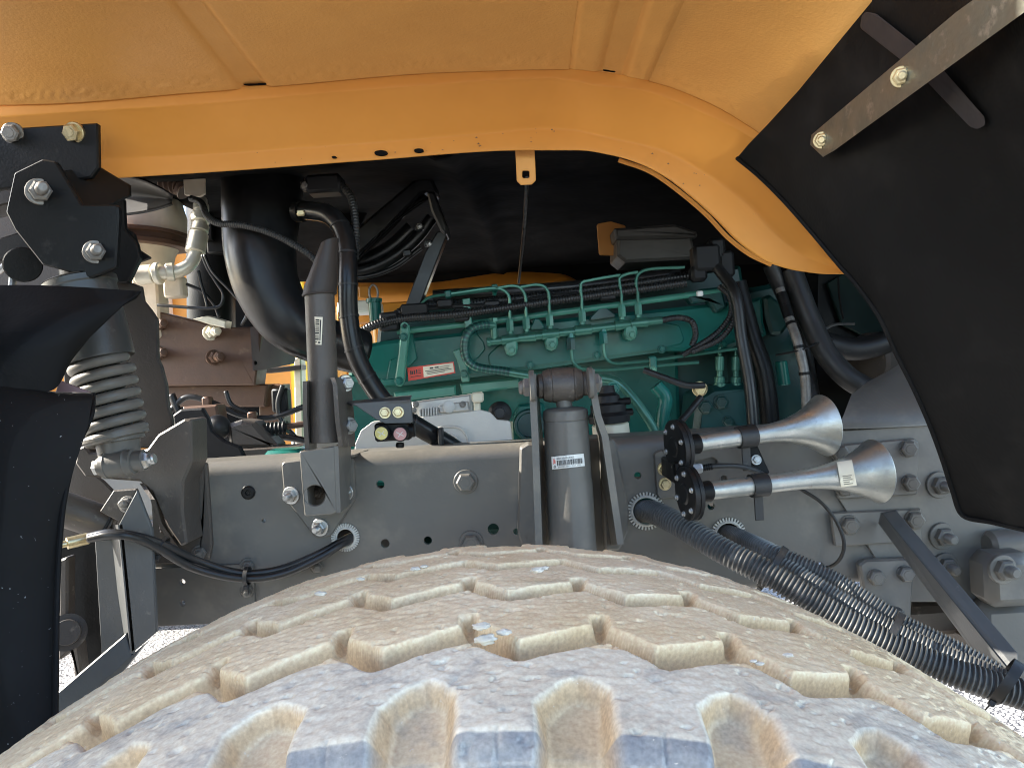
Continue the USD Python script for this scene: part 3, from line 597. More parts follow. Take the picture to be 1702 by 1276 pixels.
part(Pm, 'cheek', sheet(pts([(503, 634, 1.05), (503, 690, 1.055), (507, 748, 1.07)]), pts([(516, 632, 1.142), (518, 690, 1.142), (520, 748, 1.142)]), .006), 'frame_brown')
for p in [(574, 637), (580, 707)]: part(Pm, 'bolt', bolt(at(*p, 1.10), (.75, -.8, 0), .0085, 'hex', h=.009), 'zinc')
uf = rnd([(497, 750), (556, 741), (560, 850), (552, 854), (506, 858)], 3)
part(Pm, 'u_bracket', [plate(uf, 1.062, .006, .0015, holes=[ring(523, 823, 17, 28)]), sheet(pts([(555, 741, 1.063), (559, 852, 1.063)]), pts([(577, 733, 1.142), (575, 838, 1.142)]), .006), sheet(pts([(498, 750, 1.063), (507, 857, 1.063)]), pts([(512, 745, 1.142), (520, 850, 1.142)]), .006)], 'frame_grey', smooth=False)
bp = rnd([(467, 768), (516, 762), (570, 757), (588, 763), (591, 828), (551, 889), (541, 893), (523, 893), (472, 826)], 7)
part(Pm, 'base_plate', plate(bp, RY - .008, .0075, .0018), 'frame_grey')
part(Pm, 'base_lip', plate([(562, 757, RY - .0085), (588, 755, RY - .0085), (612, 747, 1.20), (580, 748, 1.20)], 1.15, .004, .0005, dirv=(0, .2, -1)), 'frame_grey')
part(Pm, 'bolt', bolt(at(528, 818, RY - .008), (-.1, -1, 0), .0075, 'stud'), 'frame_brown')
for p in [(484, 823), (573, 818), (532, 876)]: part(Pm, 'bolt', bolt(at(*p, RY - .008), (-.18, -1, -.05), .0088, 'stud', w=1.5), 'zinc')
br2 = [(.30, v0, .68, v0 + w) for v0, w in [(.17, .05), (.24, .02), (.28, .035), (.36, .02), (.40, .05), (.48, .025), (.53, .04), (.60, .02), (.64, .03), (.70, .015), (.73, .045), (.80, .03), (.86, .05)]]
decal([(519.5, 526), (536.5, 527), (534.5, 573), (519, 572.5)], wrap(Y, ((531, 487), (541, 735)), r), Pm, 'paper_cream', 'ink', br2 + [(.08, .2, .2, .64), (.75, .16, .86, .9), (.62, .05, .85, .11), (.12, .09, .5, .12)], [], name='barcode_label', label='narrow cream barcode label on the tube')

# ------------------------------------------------------------------ test port bracket
Tb = thing('valve_bracket', 'small grey bracket with yellow and pink valve caps beside the tube post', 'valve bracket', at(660, 700, 1.08))
Y = 1.07
part(Tb, 'bracket', [plate([(585, 670), (680, 663), (683, 664), (686, 700), (682, 703), (640, 704), (625, 697)], Y, .004, .001), plate([(572, 667, 1.12), (684, 656, 1.12), (681, 664, 1.07), (585, 671, 1.07)], Y, .003, .0004, dirv=(0, .1, -1))], 'strut_blue', smooth=False)
for p in [(640, 686), (662, 685)]: part(Tb, 'bolt', bolt(at(*p, Y), (0, -1, .1), .0056, 'hex'), 'brass')
part(Tb, 'valve_block', [rbox(at(655, 716, 1.098), (.05, .035, .026), b=.003), cyl(at(672, 716, 1.09), at(690, 714, 1.09), .010), cyl(at(665, 735, 1.09), at(665, 744, 1.09), .006)], 'black_paint')
for px, py, mt, lb in [(634, 720, 'cap_yellow', 'yellow valve cap'), (665, 721, 'cap_red', 'pink valve cap')]:
    c = at(px, py, 1.058)
    pp = part(Tb, 'valve_cap', lathe(c + V(0, .022, 0), c, [(0, .010), (.016, .0108), (.020, .0108), (.0225, .0095)], 26), 'black_plastic')
    part(pp, 'cap_disc', lathe(c + V(0, .001, 0), c - V(0, 1, 0), [(0, .0088), (.002, .0088), (.0026, .008)], 26), mt, label=lb)
    part(pp, 'cap_mark', [bar(c + V(-.005, -.0018, .003), c + V(.005, -.0018, -.003), .0009, .0008, (0, 1, 0), .0001), bar(c + V(-.003, -.0018, -.004), c + V(.004, -.0018, .003), .0009, .0008, (0, 1, 0), .0001)], 'zinc')

# ------------------------------------------------------------------ air horns
def horn(name, label, disc, ax, rim, R0, band, tubeR, Ya, Yb, rd):
    A = at(*disc, Ya); B = at(*rim, Yb); d = nrm(B - A); L = np.linalg.norm(B - A)
    H = thing(name, label, 'air horn', A, group=None)
    part(H, 'diaphragm', [lathe(A - d * .004, B, [(0, rd * .9), (.0015, rd), (.006, rd), (.0065, rd * .97), (.0085, rd * .97), (.009, rd), (.0135, rd), (.015, rd * .93)], 48), lathe(A - d * .006, B, [(0, .012), (.0025, .015)], 24)], 'black_plastic')
    a_ = nrm(np.cross(d, V(0, 0, 1))); b_ = np.cross(a_, d)
    for k in range(6):
        t = k / 6 * 2 * np.pi + .3; part(H, 'screw', bolt(A - d * .004 + (a_ * math.cos(t) + b_ * math.sin(t)) * rd * .78, -d, .0028, 'hex'), 'zinc')
    part(H, 'collar', lathe(A + d * .010, B, [(0, tubeR + .002), (.022, tubeR + .002), (.0235, tubeR + .0006)], 32), 'black_paint')
    s0 = .033; prof = [(s0, tubeR * .92), (s0 + .001, tubeR)]
    n = 26; lb = L
    for i in range(n + 1):
        s = i / n; t = s0 + .002 + (lb - s0 - .002) * s
        prof.append((t, tubeR * (1 + .10 * s) + (R0 - tubeR * 1.10) * (max(0, (s - .42) / .58) ** 2.7)))
    prof += [(lb + .0018, R0 + .0012), (lb + .0034, R0 + .0004), (lb + .0034, R0 - .002)]
    for s in (.94, .85, .7, .5): prof.append((s0 + (lb - s0) * s, tubeR * (1 + .10 * s) + (R0 - tubeR * 1.10) * (max(0, (s - .42) / .58) ** 2.7) - .0022))
    part(H, 'trumpet', lathe(A, B, prof, 56), 'horn_chrome', smooth=50)
    t0 = np.dot(at(*band[0], Ya) - A, d); t1 = np.dot(at(*band[1], Ya) - A, d)
    part(H, 'clamp_band', [lathe(A, B, [(t0, tubeR + .0012), (t0, tubeR + .0036), (t1, tubeR + .004), (t1, tubeR + .0014)], 36), rbox(A + d * (t0 + t1) / 2 + V(0, .004, -.028), (.012, .003, .04), b=.0008)], 'rubber')
    return H, A, B
H1, A1, B1 = horn('air_horn', 'upper silver trumpet horn, with no sticker, its mouth to the right', (1124, 742), None, (1366, 707), .0425, ((1237, 724), (1268, 720)), .0118, 1.05, 1.095, .0365)
H2, A2, B2 = horn('air_horn', 'lower silver trumpet horn with a white sticker on its bell', (1142, 820), None, (1452, 783), .0425, ((1256, 805), (1285, 801)), .0118, 1.015, 1.06, .0355)
H2d = nrm(B2 - A2)
def bell_y(px, py):
    # depth of the lower horn's surface at this pixel
    t = (px - 1142) / (1452 - 1142); s = max(0, min(1, (t * np.linalg.norm(B2 - A2) - .033) / (np.linalg.norm(B2 - A2) - .033)))
    rr = .0118 * (1 + .1 * s) + (.0425 - .013) * max(0, (s - .42) / .58) ** 2.7
    cy = 820 + (783 - 820) * t; Yc = 1.015 + .045 * t; dx = (py - cy) / pxm(Yc - rr)
    return Yc - math.sqrt(max(rr * rr - dx * dx, 1e-7)) - .001
def curved_decal(t, quad, yf, nu, nv, mat, th=.0004):
    q = np.asarray(quad, float); G = np.zeros((nu, nv, 3))
    for i, u in enumerate(np.linspace(0, 1, nu)):
        for j, v in enumerate(np.linspace(0, 1, nv)):
            p = (1-u)*(1-v)*q[3] + u*(1-v)*q[2] + u*v*q[1] + (1-u)*v*q[0]; G[i, j] = at(p[0], p[1], yf(*p) - .0005)
    return shell(G, th)
sq = [(1391, 768), (1416, 764), (1424, 806), (1398, 809)]
sk = part(H2, 'sticker', curved_decal(H2, sq, bell_y, 10, 14, 'paper_cream'), 'paper_cream', smooth=True, label='white sticker on the bell')
for v0, v1, u0, u1 in [(.40, .42, .2, .8), (.32, .34, .2, .72), (.24, .26, .2, .8), (.16, .18, .2, .6), (.08, .10, .2, .8)]:
    q = np.asarray(sq, float); f = lambda u, v: (1-u)*(1-v)*q[3] + u*(1-v)*q[2] + u*v*q[1] + (1-u)*v*q[0]
    part(sk, 'print', curved_decal(H2, [f(u0, v1), f(u1, v1), f(u1, v0), f(u0, v0)], lambda x, y: bell_y(x, y) - .0006, 4, 2, 'ink', .0003), 'grey_box', smooth=False)
Hb = thing('horn_bracket', 'grey mounting plate with two yellow bolts carrying both air horns', 'bracket', at(1170, 780, 1.13))
part(Hb, 'plate', plate(rnd([(1087, 753), (1097, 748), (1255, 738), (1262, 760), (1285, 795), (1262, 800), (1098, 830), (1092, 822)], 6), RY - .010, .006, .0015, holes=[rnd([(1178, 762), (1185, 760), (1192, 765), (1192, 774), (1180, 778), (1150, 780), (1150, 768)], 2), ring(1203, 795, 4.5, 14)]), 'frame_grey')
part(Hb, 'arm', bar(at(1243, 735, 1.10), at(1268, 790, 1.09), .02, .004, (0, 1, 0)), 'black_paint'); part(Hb, 'spacer', rbox(at(1120, 780, 1.085), (.018, .09, .03), b=.003), 'black_paint')
for p in [(1103, 779), (1105, 804)]: part(Hb, 'bolt', bolt(at(*p, RY - .010), (0, -1, 0), .0066, 'hex'), 'brass')
part(Hb, 'bolt', bolt(at(1257, 764, 1.085), (0, -1, .2), .005, 'hex'), 'zinc')
Hh = thing('air_line', 'thin grey air line with a silver fitting between the two horns', 'air line', at(1200, 776, 1.07))
part(Hh, 'line', tube([(1165, 778, 1.06), (1195, 774, 1.06), (1230, 775, 1.065), (1258, 783, 1.075), (1275, 792, 1.09)], .0036, 10), 'rubber')
part(Hh, 'fitting', [hexa(at(1150, 779, 1.06), (1, 0, .03), .0075, .014), cyl(at(1136, 779, 1.06), at(1152, 779, 1.06), .0075)], 'zinc')
part(Hh, 'sleeve', corr([(1163, 778, 1.06), (1184, 775, 1.06)], .0048, .003, .12, 12), 'black_paint')
Hw = thing('bare_cable', 'thin grey cable looping down from the lower horn to a hole in the rail', 'cable', at(1400, 900, 1.12))
part(Hw, 'cable', tube([(1330, 812, 1.12), (1365, 835, 1.115), (1392, 870, 1.11), (1403, 905, 1.11), (1395, 930, 1.12), (1378, 942, 1.135), (1360, 941, 1.16)], .0026, 10), 'rubber')

# ------------------------------------------------------------------ corrugated hose bundle to the right, and its ties
hA = [(1060, 850, 1.19), (1085, 851, 1.13), (1130, 872, 1.06), (1200, 914, 1.0), (1280, 955, .965), (1400, 1030, .93), (1520, 1090, .90), (1600, 1122, .88), (1720, 1160, .86)]
hB = [(1200, 884, 1.19), (1222, 889, 1.12), (1290, 920, 1.02), (1390, 965, .985), (1500, 1035, .95), (1600, 1085, .92), (1660, 1118, .90)]
hC = [(1205, 890, 1.19), (1230, 900, 1.10), (1295, 932, 1.01), (1390, 990, .96), (1490, 1048, .93), (1600, 1098, .90), (1680, 1130, .88)]
for L, rr, nm, lb, pt in [(hA, .0172, 'conduit', 'thickest black corrugated conduit running down to the right over the tyre', .0056), (hB, .0118, 'conduit', 'uppermost thin corrugated conduit of the bundle, with dusty ribs', .0046), (hC, .0105, 'conduit', 'middle corrugated conduit half hidden between the thick one and the uppermost one', .0046)]:
    t = thing(nm, lb, 'conduit', at(*L[0])); part(t, 'corrugated_sleeve', corr(L, rr, pt, .22, 18, k=6), 'hose_dusty', smooth=60)
def tie(P, d, r, label, s=1.0, off=(0, 0, 0)):
    d = nrm(d); a = nrm(np.cross(d, V(0, 1, 0))); b = np.cross(d, a)
    th = np.arange(37) / 36 * 2 * np.pi; c = P + np.asarray(off)
    ringp = c + (np.cos(th)[:, None] * a * r[0] + np.sin(th)[:, None] * b * r[1])
    G = np.stack([ringp - d * .004 * s, ringp + d * .004 * s], 1)
    t = thing('cable_tie', label, 'cable tie', c)
    part(t, 'strap', shell(G, .0014), 'rubber')
    part(t, 'head', rbox(c + a * (r[0] + .003) * -1 + b * r[1] * .3, (.007, .006, .007), np.stack([d, b, a], 1), .001), 'rubber')
    part(t, 'tail', bar(c - a * (r[0] + .002), c - a * (r[0] + .014) - b * .006, .0045, .0012, d, .0003), 'rubber')
tie(at(1284, 943, .985), at(1400, 1020, .95) - at(1284, 943, .985), (.030, .026), 'black tie around the conduits nearest the horns')
tie(at(1482, 1052, .925), at(1560, 1095, .90) - at(1482, 1052, .925), (.026, .024), 'black tie around the conduits halfway down')
tie(at(1672, 1132, .865), at(1720, 1160, .85) - at(1660, 1120, .87), (.026, .024), 'black tie around the conduits at the right edge of the photograph', 1.4)

# ------------------------------------------------------------------ right: frame step, brackets, strut, bolts
Rb = thing('frame_gusset', 'tall brownish grey frame plate rising behind the horn mouths', 'frame plate', at(1480, 740, 1.14))
part(Rb, 'web', plate([(1392, 716), (1545, 706), (1720, 690), (1720, 1010), (1560, 1000), (1500, 1000), (1395, 830)], RY - .006, .005, .001), 'frame_grey')
q = np.array([[at(1390, 714, 1.144), at(1402, 690, 1.15), at(1415, 662, 1.18), at(1445, 640, 1.22)], [at(1460, 712, 1.144), at(1466, 686, 1.15), at(1472, 650, 1.18), at(1482, 620, 1.22)], [at(1540, 708, 1.144), at(1538, 680, 1.15), at(1530, 640, 1.18), at(1515, 596, 1.22)]])
part(Rb, 'flange', shell(q, .006), 'frame_grey', smooth=True)
part(Rb, 'overlay_plate', plate(rnd([(1388, 740), (1520, 728), (1528, 735), (1526, 822), (1392, 830)], 5), RY - .013, .006, .002), 'frame_grey')
part(Rb, 'lower_plate', plate(rnd([(1380, 852), (1532, 845), (1533, 900), (1388, 908)], 3), RY - .013, .006, .002), 'frame_grey')
for p in [(1508, 745), (1512, 802), (1402, 810), (1395, 752)]: part(Rb, 'bolt', bolt(at(*p, RY - .013), (-.1, -1, 0), .0108, 'hex', w=1.2), 'frame_grey')
for p in [(1411, 872), (1519, 863)]: part(Rb, 'bolt', bolt(at(*p, RY - .013), (-.1, -1, 0), .0115, 'hex', w=1.3), 'frame_grey')
for p in [(1560, 805), (1565, 890), (1570, 940), (1675, 800)]: part(Rb, 'bolt', bolt(at(*p, RY - .006), (.1, -1, -.05), .0125, 'stud', w=1.6), 'frame_grey')
Db = thing('drop_bracket', 'grey drop bracket with two bolts hanging below the rail behind the conduits', 'bracket', at(1470, 980, 1.13))
part(Db, 'plate', plate(rnd([(1428, 938), (1440, 930), (1512, 928), (1520, 938), (1514, 1045), (1500, 1060), (1450, 1050)], 8), 1.125, .012, .003), 'frame_grey')
for p in [(1454, 958), (1503, 952)]: part(Db, 'bolt', bolt(at(*p, 1.125), (0, -1, 0), .0105, 'hex', w=1.1), 'frame_grey')
part(Db, 'boss', cyl(at(1475, 1012, 1.11), at(1478, 1050, 1.11), .022, .003), 'frame_grey')
Ds = thing('diagonal_strut', 'flat blue-grey strut slanting down to the right edge beside the conduits', 'strut', at(1570, 980, 1.0))
part(Ds, 'bar', [plate([(1466, 853, 1.115), (1490, 848, 1.115), (1692, 1085, .94), (1694, 1118, .94), (1676, 1112, .94)], 1.0, .005, .0012), plate([(1466, 853, 1.115), (1676, 1112, .94), (1640, 1110, .99), (1462, 870, 1.135)], 1.0, .004, .0006)], 'strut_blue', smooth=False)
part(Ds, 'stay', plate([(1550, 975, 1.10), (1560, 968, 1.10), (1640, 1075, 1.02), (1625, 1080, 1.02)], 1.05, .004, .0006), 'strut_blue', smooth=False)
Sh = thing('spring_hanger', 'cast grey spring hanger with a large bolt at the right edge of the photograph', 'spring hanger', at(1665, 960, 1.1))
part(Sh, 'casting', [rbox(at(1665, 958, 1.10), (.072, .06, .075), b=.014), rbox(at(1690, 1060, 1.12), (.13, .05, .12), b=.02), cyl(at(1640, 905, 1.13), at(1760, 895, 1.13), .02, .006)], 'frame_grey')
part(Sh, 'bolt', [bolt(at(1665, 945, 1.065), (.1, -1, 0), .0135, 'stud', w=1.5, tip=.012)], 'frame_grey')
Ax = thing('spring_pack', 'dark steel parts of the suspension under the rail at the lower right', 'suspension', at(1600, 1020, 1.3))
part(Ax, 'beam', [rbox(at(1590, 1015, 1.35), (.5, .10, .05), b=.01), rbox(at(1690, 1075, 1.30), (.2, .2, .1), b=.02)], 'frame_brown')

# ------------------------------------------------------------------ right mudguard and its strap
Mg = thing('mudguard', 'large black plastic mudguard filling the right side, with a raised rib', 'mudguard', at(1500, 400, .95))
mp = [(1470, -40), (1452, 0), (1330, 148), (1278, 205), (1246, 238), (1225, 263), (1258, 290), (1300, 331), (1348, 385), (1396, 442), (1425, 475), (1462, 528), (1490, 588), (1520, 648), (1545, 705), (1566, 762), (1583, 815), (1600, 856), (1650, 868), (1720, 884), (1800, 900), (1800, -40)]
def mg_y(px, py):   # leans out towards the viewer at the top right
    return .968 - .00088 * (px - 1225) * (1 - .55 * min(1, max(0, py) / 860)) + .00003 * py + .035 * math.exp(-((px - 1225 - (py - 262) * .62) / 70) ** 2) * (1 if py > 240 else .3)
def mg_plate(poly, th, bev, off, holes=()):
    fm = lambda p, d: np.array([at(q[0], q[1], mg_y(q[0], q[1]) + off) for q in p]) + V(0, d, 0)
    return slab(np.array(poly, float), fm, th, bev, holes, pxm(.95))
def mg_body():
    poly = Polygon(mp); x0, y0, x1_, y1_ = poly.bounds
    # fine strips so that the panel can curve
    pc_ = []
    P = np.array(mp, float); dense = []
    for a, b in zip(P, np.roll(P, -1, 0)):
        n = max(1, int(np.linalg.norm(b - a) / 25)); dense += [a + (b - a) * k / n for k in range(n)]
    dense = np.array(dense); gx, gy = np.meshgrid(np.arange(x0 + 12, x1_, 22), np.arange(y0 + 12, y1_, 22))
    from shapely import contains_xy
    inn = contains_xy(poly.buffer(-9), gx.ravel(), gy.ravel()); pp = np.vstack([dense, np.stack([gx.ravel(), gy.ravel()], 1)[inn]])
    from scipy.spatial import Delaunay
    tri = Delaunay(pp).simplices; c = pp[tri].mean(1); tri = tri[contains_xy(poly, c[:, 0], c[:, 1])]
    v3 = np.array([at(q[0], q[1], mg_y(*q)) for q in pp]); n = len(pp); nb = len(dense)
    e1 = pp[tri[:, 1]] - pp[tri[:, 0]]; e2 = pp[tri[:, 2]] - pp[tri[:, 0]]
    a = e1[:, 0] * e2[:, 1] - e1[:, 1] * e2[:, 0]; tri[a < 0] = tri[a < 0][:, ::-1]
    i = np.arange(nb); j = (i + 1) % nb
    f = np.vstack([tri, tri[:, ::-1] + n, np.stack([i, j, j + n], 1)[:, ::-1], np.stack([i, j + n, i + n], 1)[:, ::-1]])
    m = trimesh.Trimesh(np.vstack([v3, v3 + V(0, .005, 0)]), f, process=False)
    m.fix_normals(); return m
part(Mg, 'panel', mg_body(), 'black_guard', smooth=35)
ge = []
for py in np.linspace(-40, 900, 14):
    p = at(1800, py, mg_y(1800, py)); ge.append([p * (1 - k) + V(.95, .40, p[2] + .05) * k for k in np.linspace(0.004, 1, 5)])
part(Mg, 'unseen_wing', shell(np.array(ge), .005), 'black_guard', smooth=True)  # out-of-view extension added to cut skylight on the engine's right side
edge = [(x, y, mg_y(x, y) - .001) for x, y in mp[5:20]]
part(Mg, 'edge_bead', tube(edge, .0028, 8, 6), 'black_guard')
rib = rnd([(1440, 14), (1462, 18), (1560, 95), (1644, 190), (1646, 205), (1634, 209), (1622, 205), (1540, 120), (1436, 40)], 8)
part(Mg, 'rib', mg_plate(rib, .009, .0065, -.008), 'guard_rib', smooth=50)
St = thing('steel_strap', 'flat worn steel strap bolted diagonally across the black mudguard', 'strap', at(1500, 130, .9))
sya, syb = 1 / (mg_y(1360, 245) - .012), 1 / (mg_y(1702, -15) - .012)
sy = lambda px, py: 1 / (sya + (px - 1360) / 342 * (syb - sya))
fm = lambda p, d: np.array([at(q[0], q[1], sy(*q)) for q in p]) + V(0, d, 0)
part(St, 'strap', slab(np.array([(1341, 231), (1371, 259), (1390, 248), (1720, 8), (1800, -50), (1700, -60), (1590, 20)]), fm, .005, .001, (), pxm(.9)), 'steel_strap', smooth=False)
for p in [(1498, 128), (1366, 233)]: part(St, 'bolt', bolt(at(p[0], p[1], sy(*p)), (-.45, -1, -.25), .0068, 'stud', w=1.35, tip=.004), 'brass')

# ------------------------------------------------------------------ engine
E = thing('engine', 'green diesel engine with fuel rail and steel pipes, in the bay behind the chassis rail', 'engine', at(930, 650, 1.6))
Ye = 1.47
YB = lambda s: None
part(E, 'cylinder_block', [plate([(580, 580), (860, 555), (1125, 530), (1135, 790), (570, 810)], 1.60, .36, .008)], 'green')
part(E, 'cylinder_block', [plate([(1112, 540), (1262, 520), (1262, 770), (1112, 790)], 1.62, .32, .008)], 'green_deep')  # right end of the block, its shade painted in with the darker green
cov = rnd([(606, 572), (640, 566), (764, 553), (772, 545), (1130, 510), (1226, 500), (1238, 530), (1240, 570), (1200, 582), (1110, 583), (860, 618), (640, 644), (604, 640)], 10)
part(E, 'intake_cover', plate(cov, Ye, .10, .007), 'green')
part(E, 'cover_rib', plate(rnd([(640, 640), (648, 598), (668, 590), (672, 545), (684, 545), (694, 596), (684, 606), (668, 616), (664, 640)], 4), Ye - .006, .006, .002), 'green')
part(E, 'cover_rib', plate(rnd([(776, 552), (792, 553), (804, 568), (807, 580), (796, 594), (782, 602), (775, 610), (770, 590)], 5), Ye - .006, .006, .002), 'green')
part(E, 'cover_plate', plate(rnd([(810, 590), (830, 572), (1098, 534), (1130, 540), (1140, 570), (1100, 580), (860, 612), (815, 612)], 10), Ye - .004, .004, .0025), 'green')
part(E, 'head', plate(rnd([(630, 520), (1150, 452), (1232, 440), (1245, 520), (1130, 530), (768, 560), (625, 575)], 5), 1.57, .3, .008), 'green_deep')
part(E, 'head_rail', tube([(660, 551), (790, 537), (1000, 510), (1228, 479)], .0062, 10, Y=1.455), 'green_edge')
part(E, 'upper_rail', tube([(742, 490), (822, 479)], .0052, 10, Y=1.46), 'green_edge')
part(E, 'upper_rail', tube([(985, 466), (1032, 457)], .0042, 10, Y=1.50), 'green')
for p in [(745, 489), (822, 479)]: part(E, 'rail_fitting', [rbox(at(*p, 1.458), (.012, .012, .014), b=.002), cyl(at(p[0], p[1] + 12, 1.465), at(*p, 1.458), .004)], 'green')
part(E, 'rear_drop_pipe', tube([(745, 489, 1.46), (712, 495, 1.45), (700, 505, 1.45), (690, 518, 1.45), (684, 524, 1.45)], .0028, 8), 'green_pipe')
# fuel rail
fr = [(809, 569), (1100, 532)]
fa, fb = at(*fr[0], 1.43), at(*fr[1], 1.43)
prof = [(0, .006), (.001, .0085), (.006, .0085), (.007, .0072)]; L = np.linalg.norm(fb - fa)
for px in (848, 876, 915, 947, 969, 1002, 1036, 1062):
    t = (px - 809) / 291 * L; prof += [(t - .016, .0074), (t - .0155, .0098), (t + .0155, .0098), (t + .016, .0074)] if px not in (947, 1002) else []
prof = sorted(prof, key=lambda p: p[0]) + [(L, .0074)]
part(E, 'fuel_rail', lathe(fa, fb, prof, 22), 'green_pipe')
frp = lambda px: 569 - 37 * (px - 809) / 291
for px in (850, 917, 1049):
    y0 = frp(px); part(E, 'rail_bracket', plate(rnd([(px - 9, y0), (px + 9, y0), (px + 11, y0 + 14), (px + 8, y0 + 24), (px, y0 + 28), (px - 9, y0 + 24), (px - 12, y0 + 14)], 4), 1.424, .03, .003), 'green_edge')
    part(E, 'bolt', bolt(at(px + 1, y0 + 18, 1.423), (0, -1, 0), .0055, 'hex'), 'green_pipe')
inj = [[(848, 497), (844, 489), (836, 482), (824, 479), (750, 488)], [(875, 497), (870, 485), (862, 477), (850, 475), (824, 479)], [(914, 497), (911, 485), (904, 476), (893, 473), (865, 477)],
       [(968, 497), (965, 480), (967, 470), (984, 465), (1030, 457)], [(1034, 490), (1030, 472), (1030, 462), (1040, 456), (1060, 452)], [(1061, 488), (1057, 470), (1060, 457), (1072, 449), (1138, 444)]]
for L in inj:
    px, py = L[0]; y1 = frp(px) - 8
    part(E, 'injector_pipe', tube([(px, y1 - 24)] + L[:1] * 0 + [(px - 1, (y1 - 24 + py) / 2)] + L[:1] * 0 + [(px - (1 if py < y1 - 30 else 0), min(py, y1 - 32))] + L[1:], .0030, 9, 9, Y=1.435), 'green_pipe')
    part(E, 'pipe_nut', [hexa(at(px, y1 - 6, 1.435), (0, 0, 1), .0075, .022)], 'green_edge')
    part(E, 'rail_stub', lathe(at(px, y1 + 6, 1.435), at(px, y1 - 8, 1.435), [(0, .0075), (.006, .0075), (.008, .0055), (.016, .0055)], 14), 'green_pipe')
low = [[(949, 566), (950, 588), (953, 602), (962, 610), (985, 614), (1014, 614), (1060, 610), (1161, 602)], [(1003, 556), (1004, 586), (1008, 597), (1020, 603), (1050, 602), (1088, 598), (1226, 579)]]
for L in low:
    px = L[0][0]; part(E, 'fuel_pipe', tube(L, .0032, 9, 9, Y=1.425), 'green_pipe'); part(E, 'pipe_nut', hexa(at(px, L[0][1] - 5 + 20, 1.425), (0, 0, 1), .0085, .022), 'green' if px > 980 else 'green_deep')
    part(E, 'rail_stub', cyl(at(px, frp(px), 1.43), at(px, frp(px) + 14, 1.428), .0065), 'green_pipe')
part(E, 'pipe_clip', [plate(rnd([(1079, 592), (1091, 591), (1093, 610), (1088, 619), (1080, 619)], 3), 1.417, .012, .002)], 'green'); part(E, 'bolt', bolt(at(1086, 614, 1.416), (0, -1, 0), .0045), 'green_pipe')
# banded hose looping round the left end of the fuel rail
lp = [(820, 541, 1.43), (800, 541, 1.415), (782, 548, 1.405), (774, 562, 1.40), (772, 582, 1.40), (778, 600, 1.40), (792, 610, 1.40), (838, 617, 1.40), (882, 624, 1.39), (940, 628, 1.38), (1000, 629, 1.37), (1024, 634, 1.36), (1046, 654, 1.35), (1072, 688, 1.34), (1090, 720, 1.34), (1110, 760, 1.34)]
part(E, 'return_hose', tube(lp, .0078, 14, 10), 'green_pipe')
Pq, uq = resamp(crom(pts(lp), 12), .0075)
rg = [sweep(np.array([Pq[i] - .35 * (Pq[i+1] - Pq[i]), Pq[i] + .35 * (Pq[i+1] - Pq[i])]), .0085, 14) for i in range(2, 26)] 
part(E, 'hose_wrap', rg, 'green_deep', kind='stuff')
part(E, 'banjo', [cyl(at(820, 532, 1.43), at(822, 566, 1.43), .006), hexa(at(820, 535, 1.43), (0, 0, 1), .009, .008)], 'green_pipe')
# brackets, bolts, strips
stp = rnd([(665, 540), (673, 534), (680, 540), (681, 552), (676, 590), (672, 634), (666, 643), (658, 640), (656, 632), (662, 590), (665, 560)], 3)
part(E, 'link_bracket', plate(stp, 1.425, .010, .0025, holes=[ring(672, 541, 3.6, 14)]), 'green_edge')
for p in [(671, 560), (663, 633)]: part(E, 'bolt', bolt(at(*p, 1.425), (0, -1, 0), .0062, 'hex', w=1.3), 'green')
part(E, 'link_arm', plate(rnd([(570, 622), (640, 630), (660, 628), (662, 640), (640, 641), (570, 632)], 3), 1.44, .01, .002), 'green')
part(E, 'strip', plate([(768, 497), (781, 495), (785, 541), (773, 545)], 1.435, .006, .0015), 'green_edge')
part(E, 'strip', plate(rnd([(752, 584), (764, 578), (774, 600), (779, 618), (781, 634), (767, 635), (765, 620), (760, 600)], 3), 1.437, .008, .002), 'green_edge')
part(E, 'bolt', bolt(at(772, 621, 1.437), (0, -1, 0), .0062, 'hex', w=1.3), 'green')
part(E, 'flat_bar', plate([(654, 652), (757, 640), (758, 656), (656, 668)], 1.445, .02, .003), 'green_edge')
part(E, 'flat_bar', plate([(764, 638), (862, 628), (866, 643), (768, 655)], 1.44, .025, .003), 'green_edge')
for p in [(881, 606), (992, 590), (1100, 580), (1202, 572), (890, 533), (1001, 519)]: part(E, 'bolt', bolt(at(*p, Ye - .006), (0, -1, 0), .0058, 'hex', w=1.4), 'green')
part(E, 'gusset', plate(rnd([(880, 548), (889, 528), (897, 530), (908, 546)], 3), 1.45, .008, .002), 'green'); part(E, 'gusset', plate(rnd([(975, 533), (996, 512), (1008, 511), (1028, 526)], 3), 1.45, .008, .002), 'green_deep')
part(E, 'side_cover', plate(rnd([(862, 672), (905, 668), (905, 740), (850, 750), (848, 700)], 6), 1.49, .05, .005), 'green')
part(E, 'round_cover', lathe(at(880, 706, 1.485), at(880, 706, 1.2), [(0, .031), (.008, .031), (.012, .028), (.012, .024), (.006, .022)], 36), 'green_deep')
part(E, 'rubber_mount', lathe(at(831, 686, 1.46), at(829, 688, 1.2), [(0, .022), (.02, .022), (.026, .017), (.028, .010), (.04, .009)], 26), 'rubber')
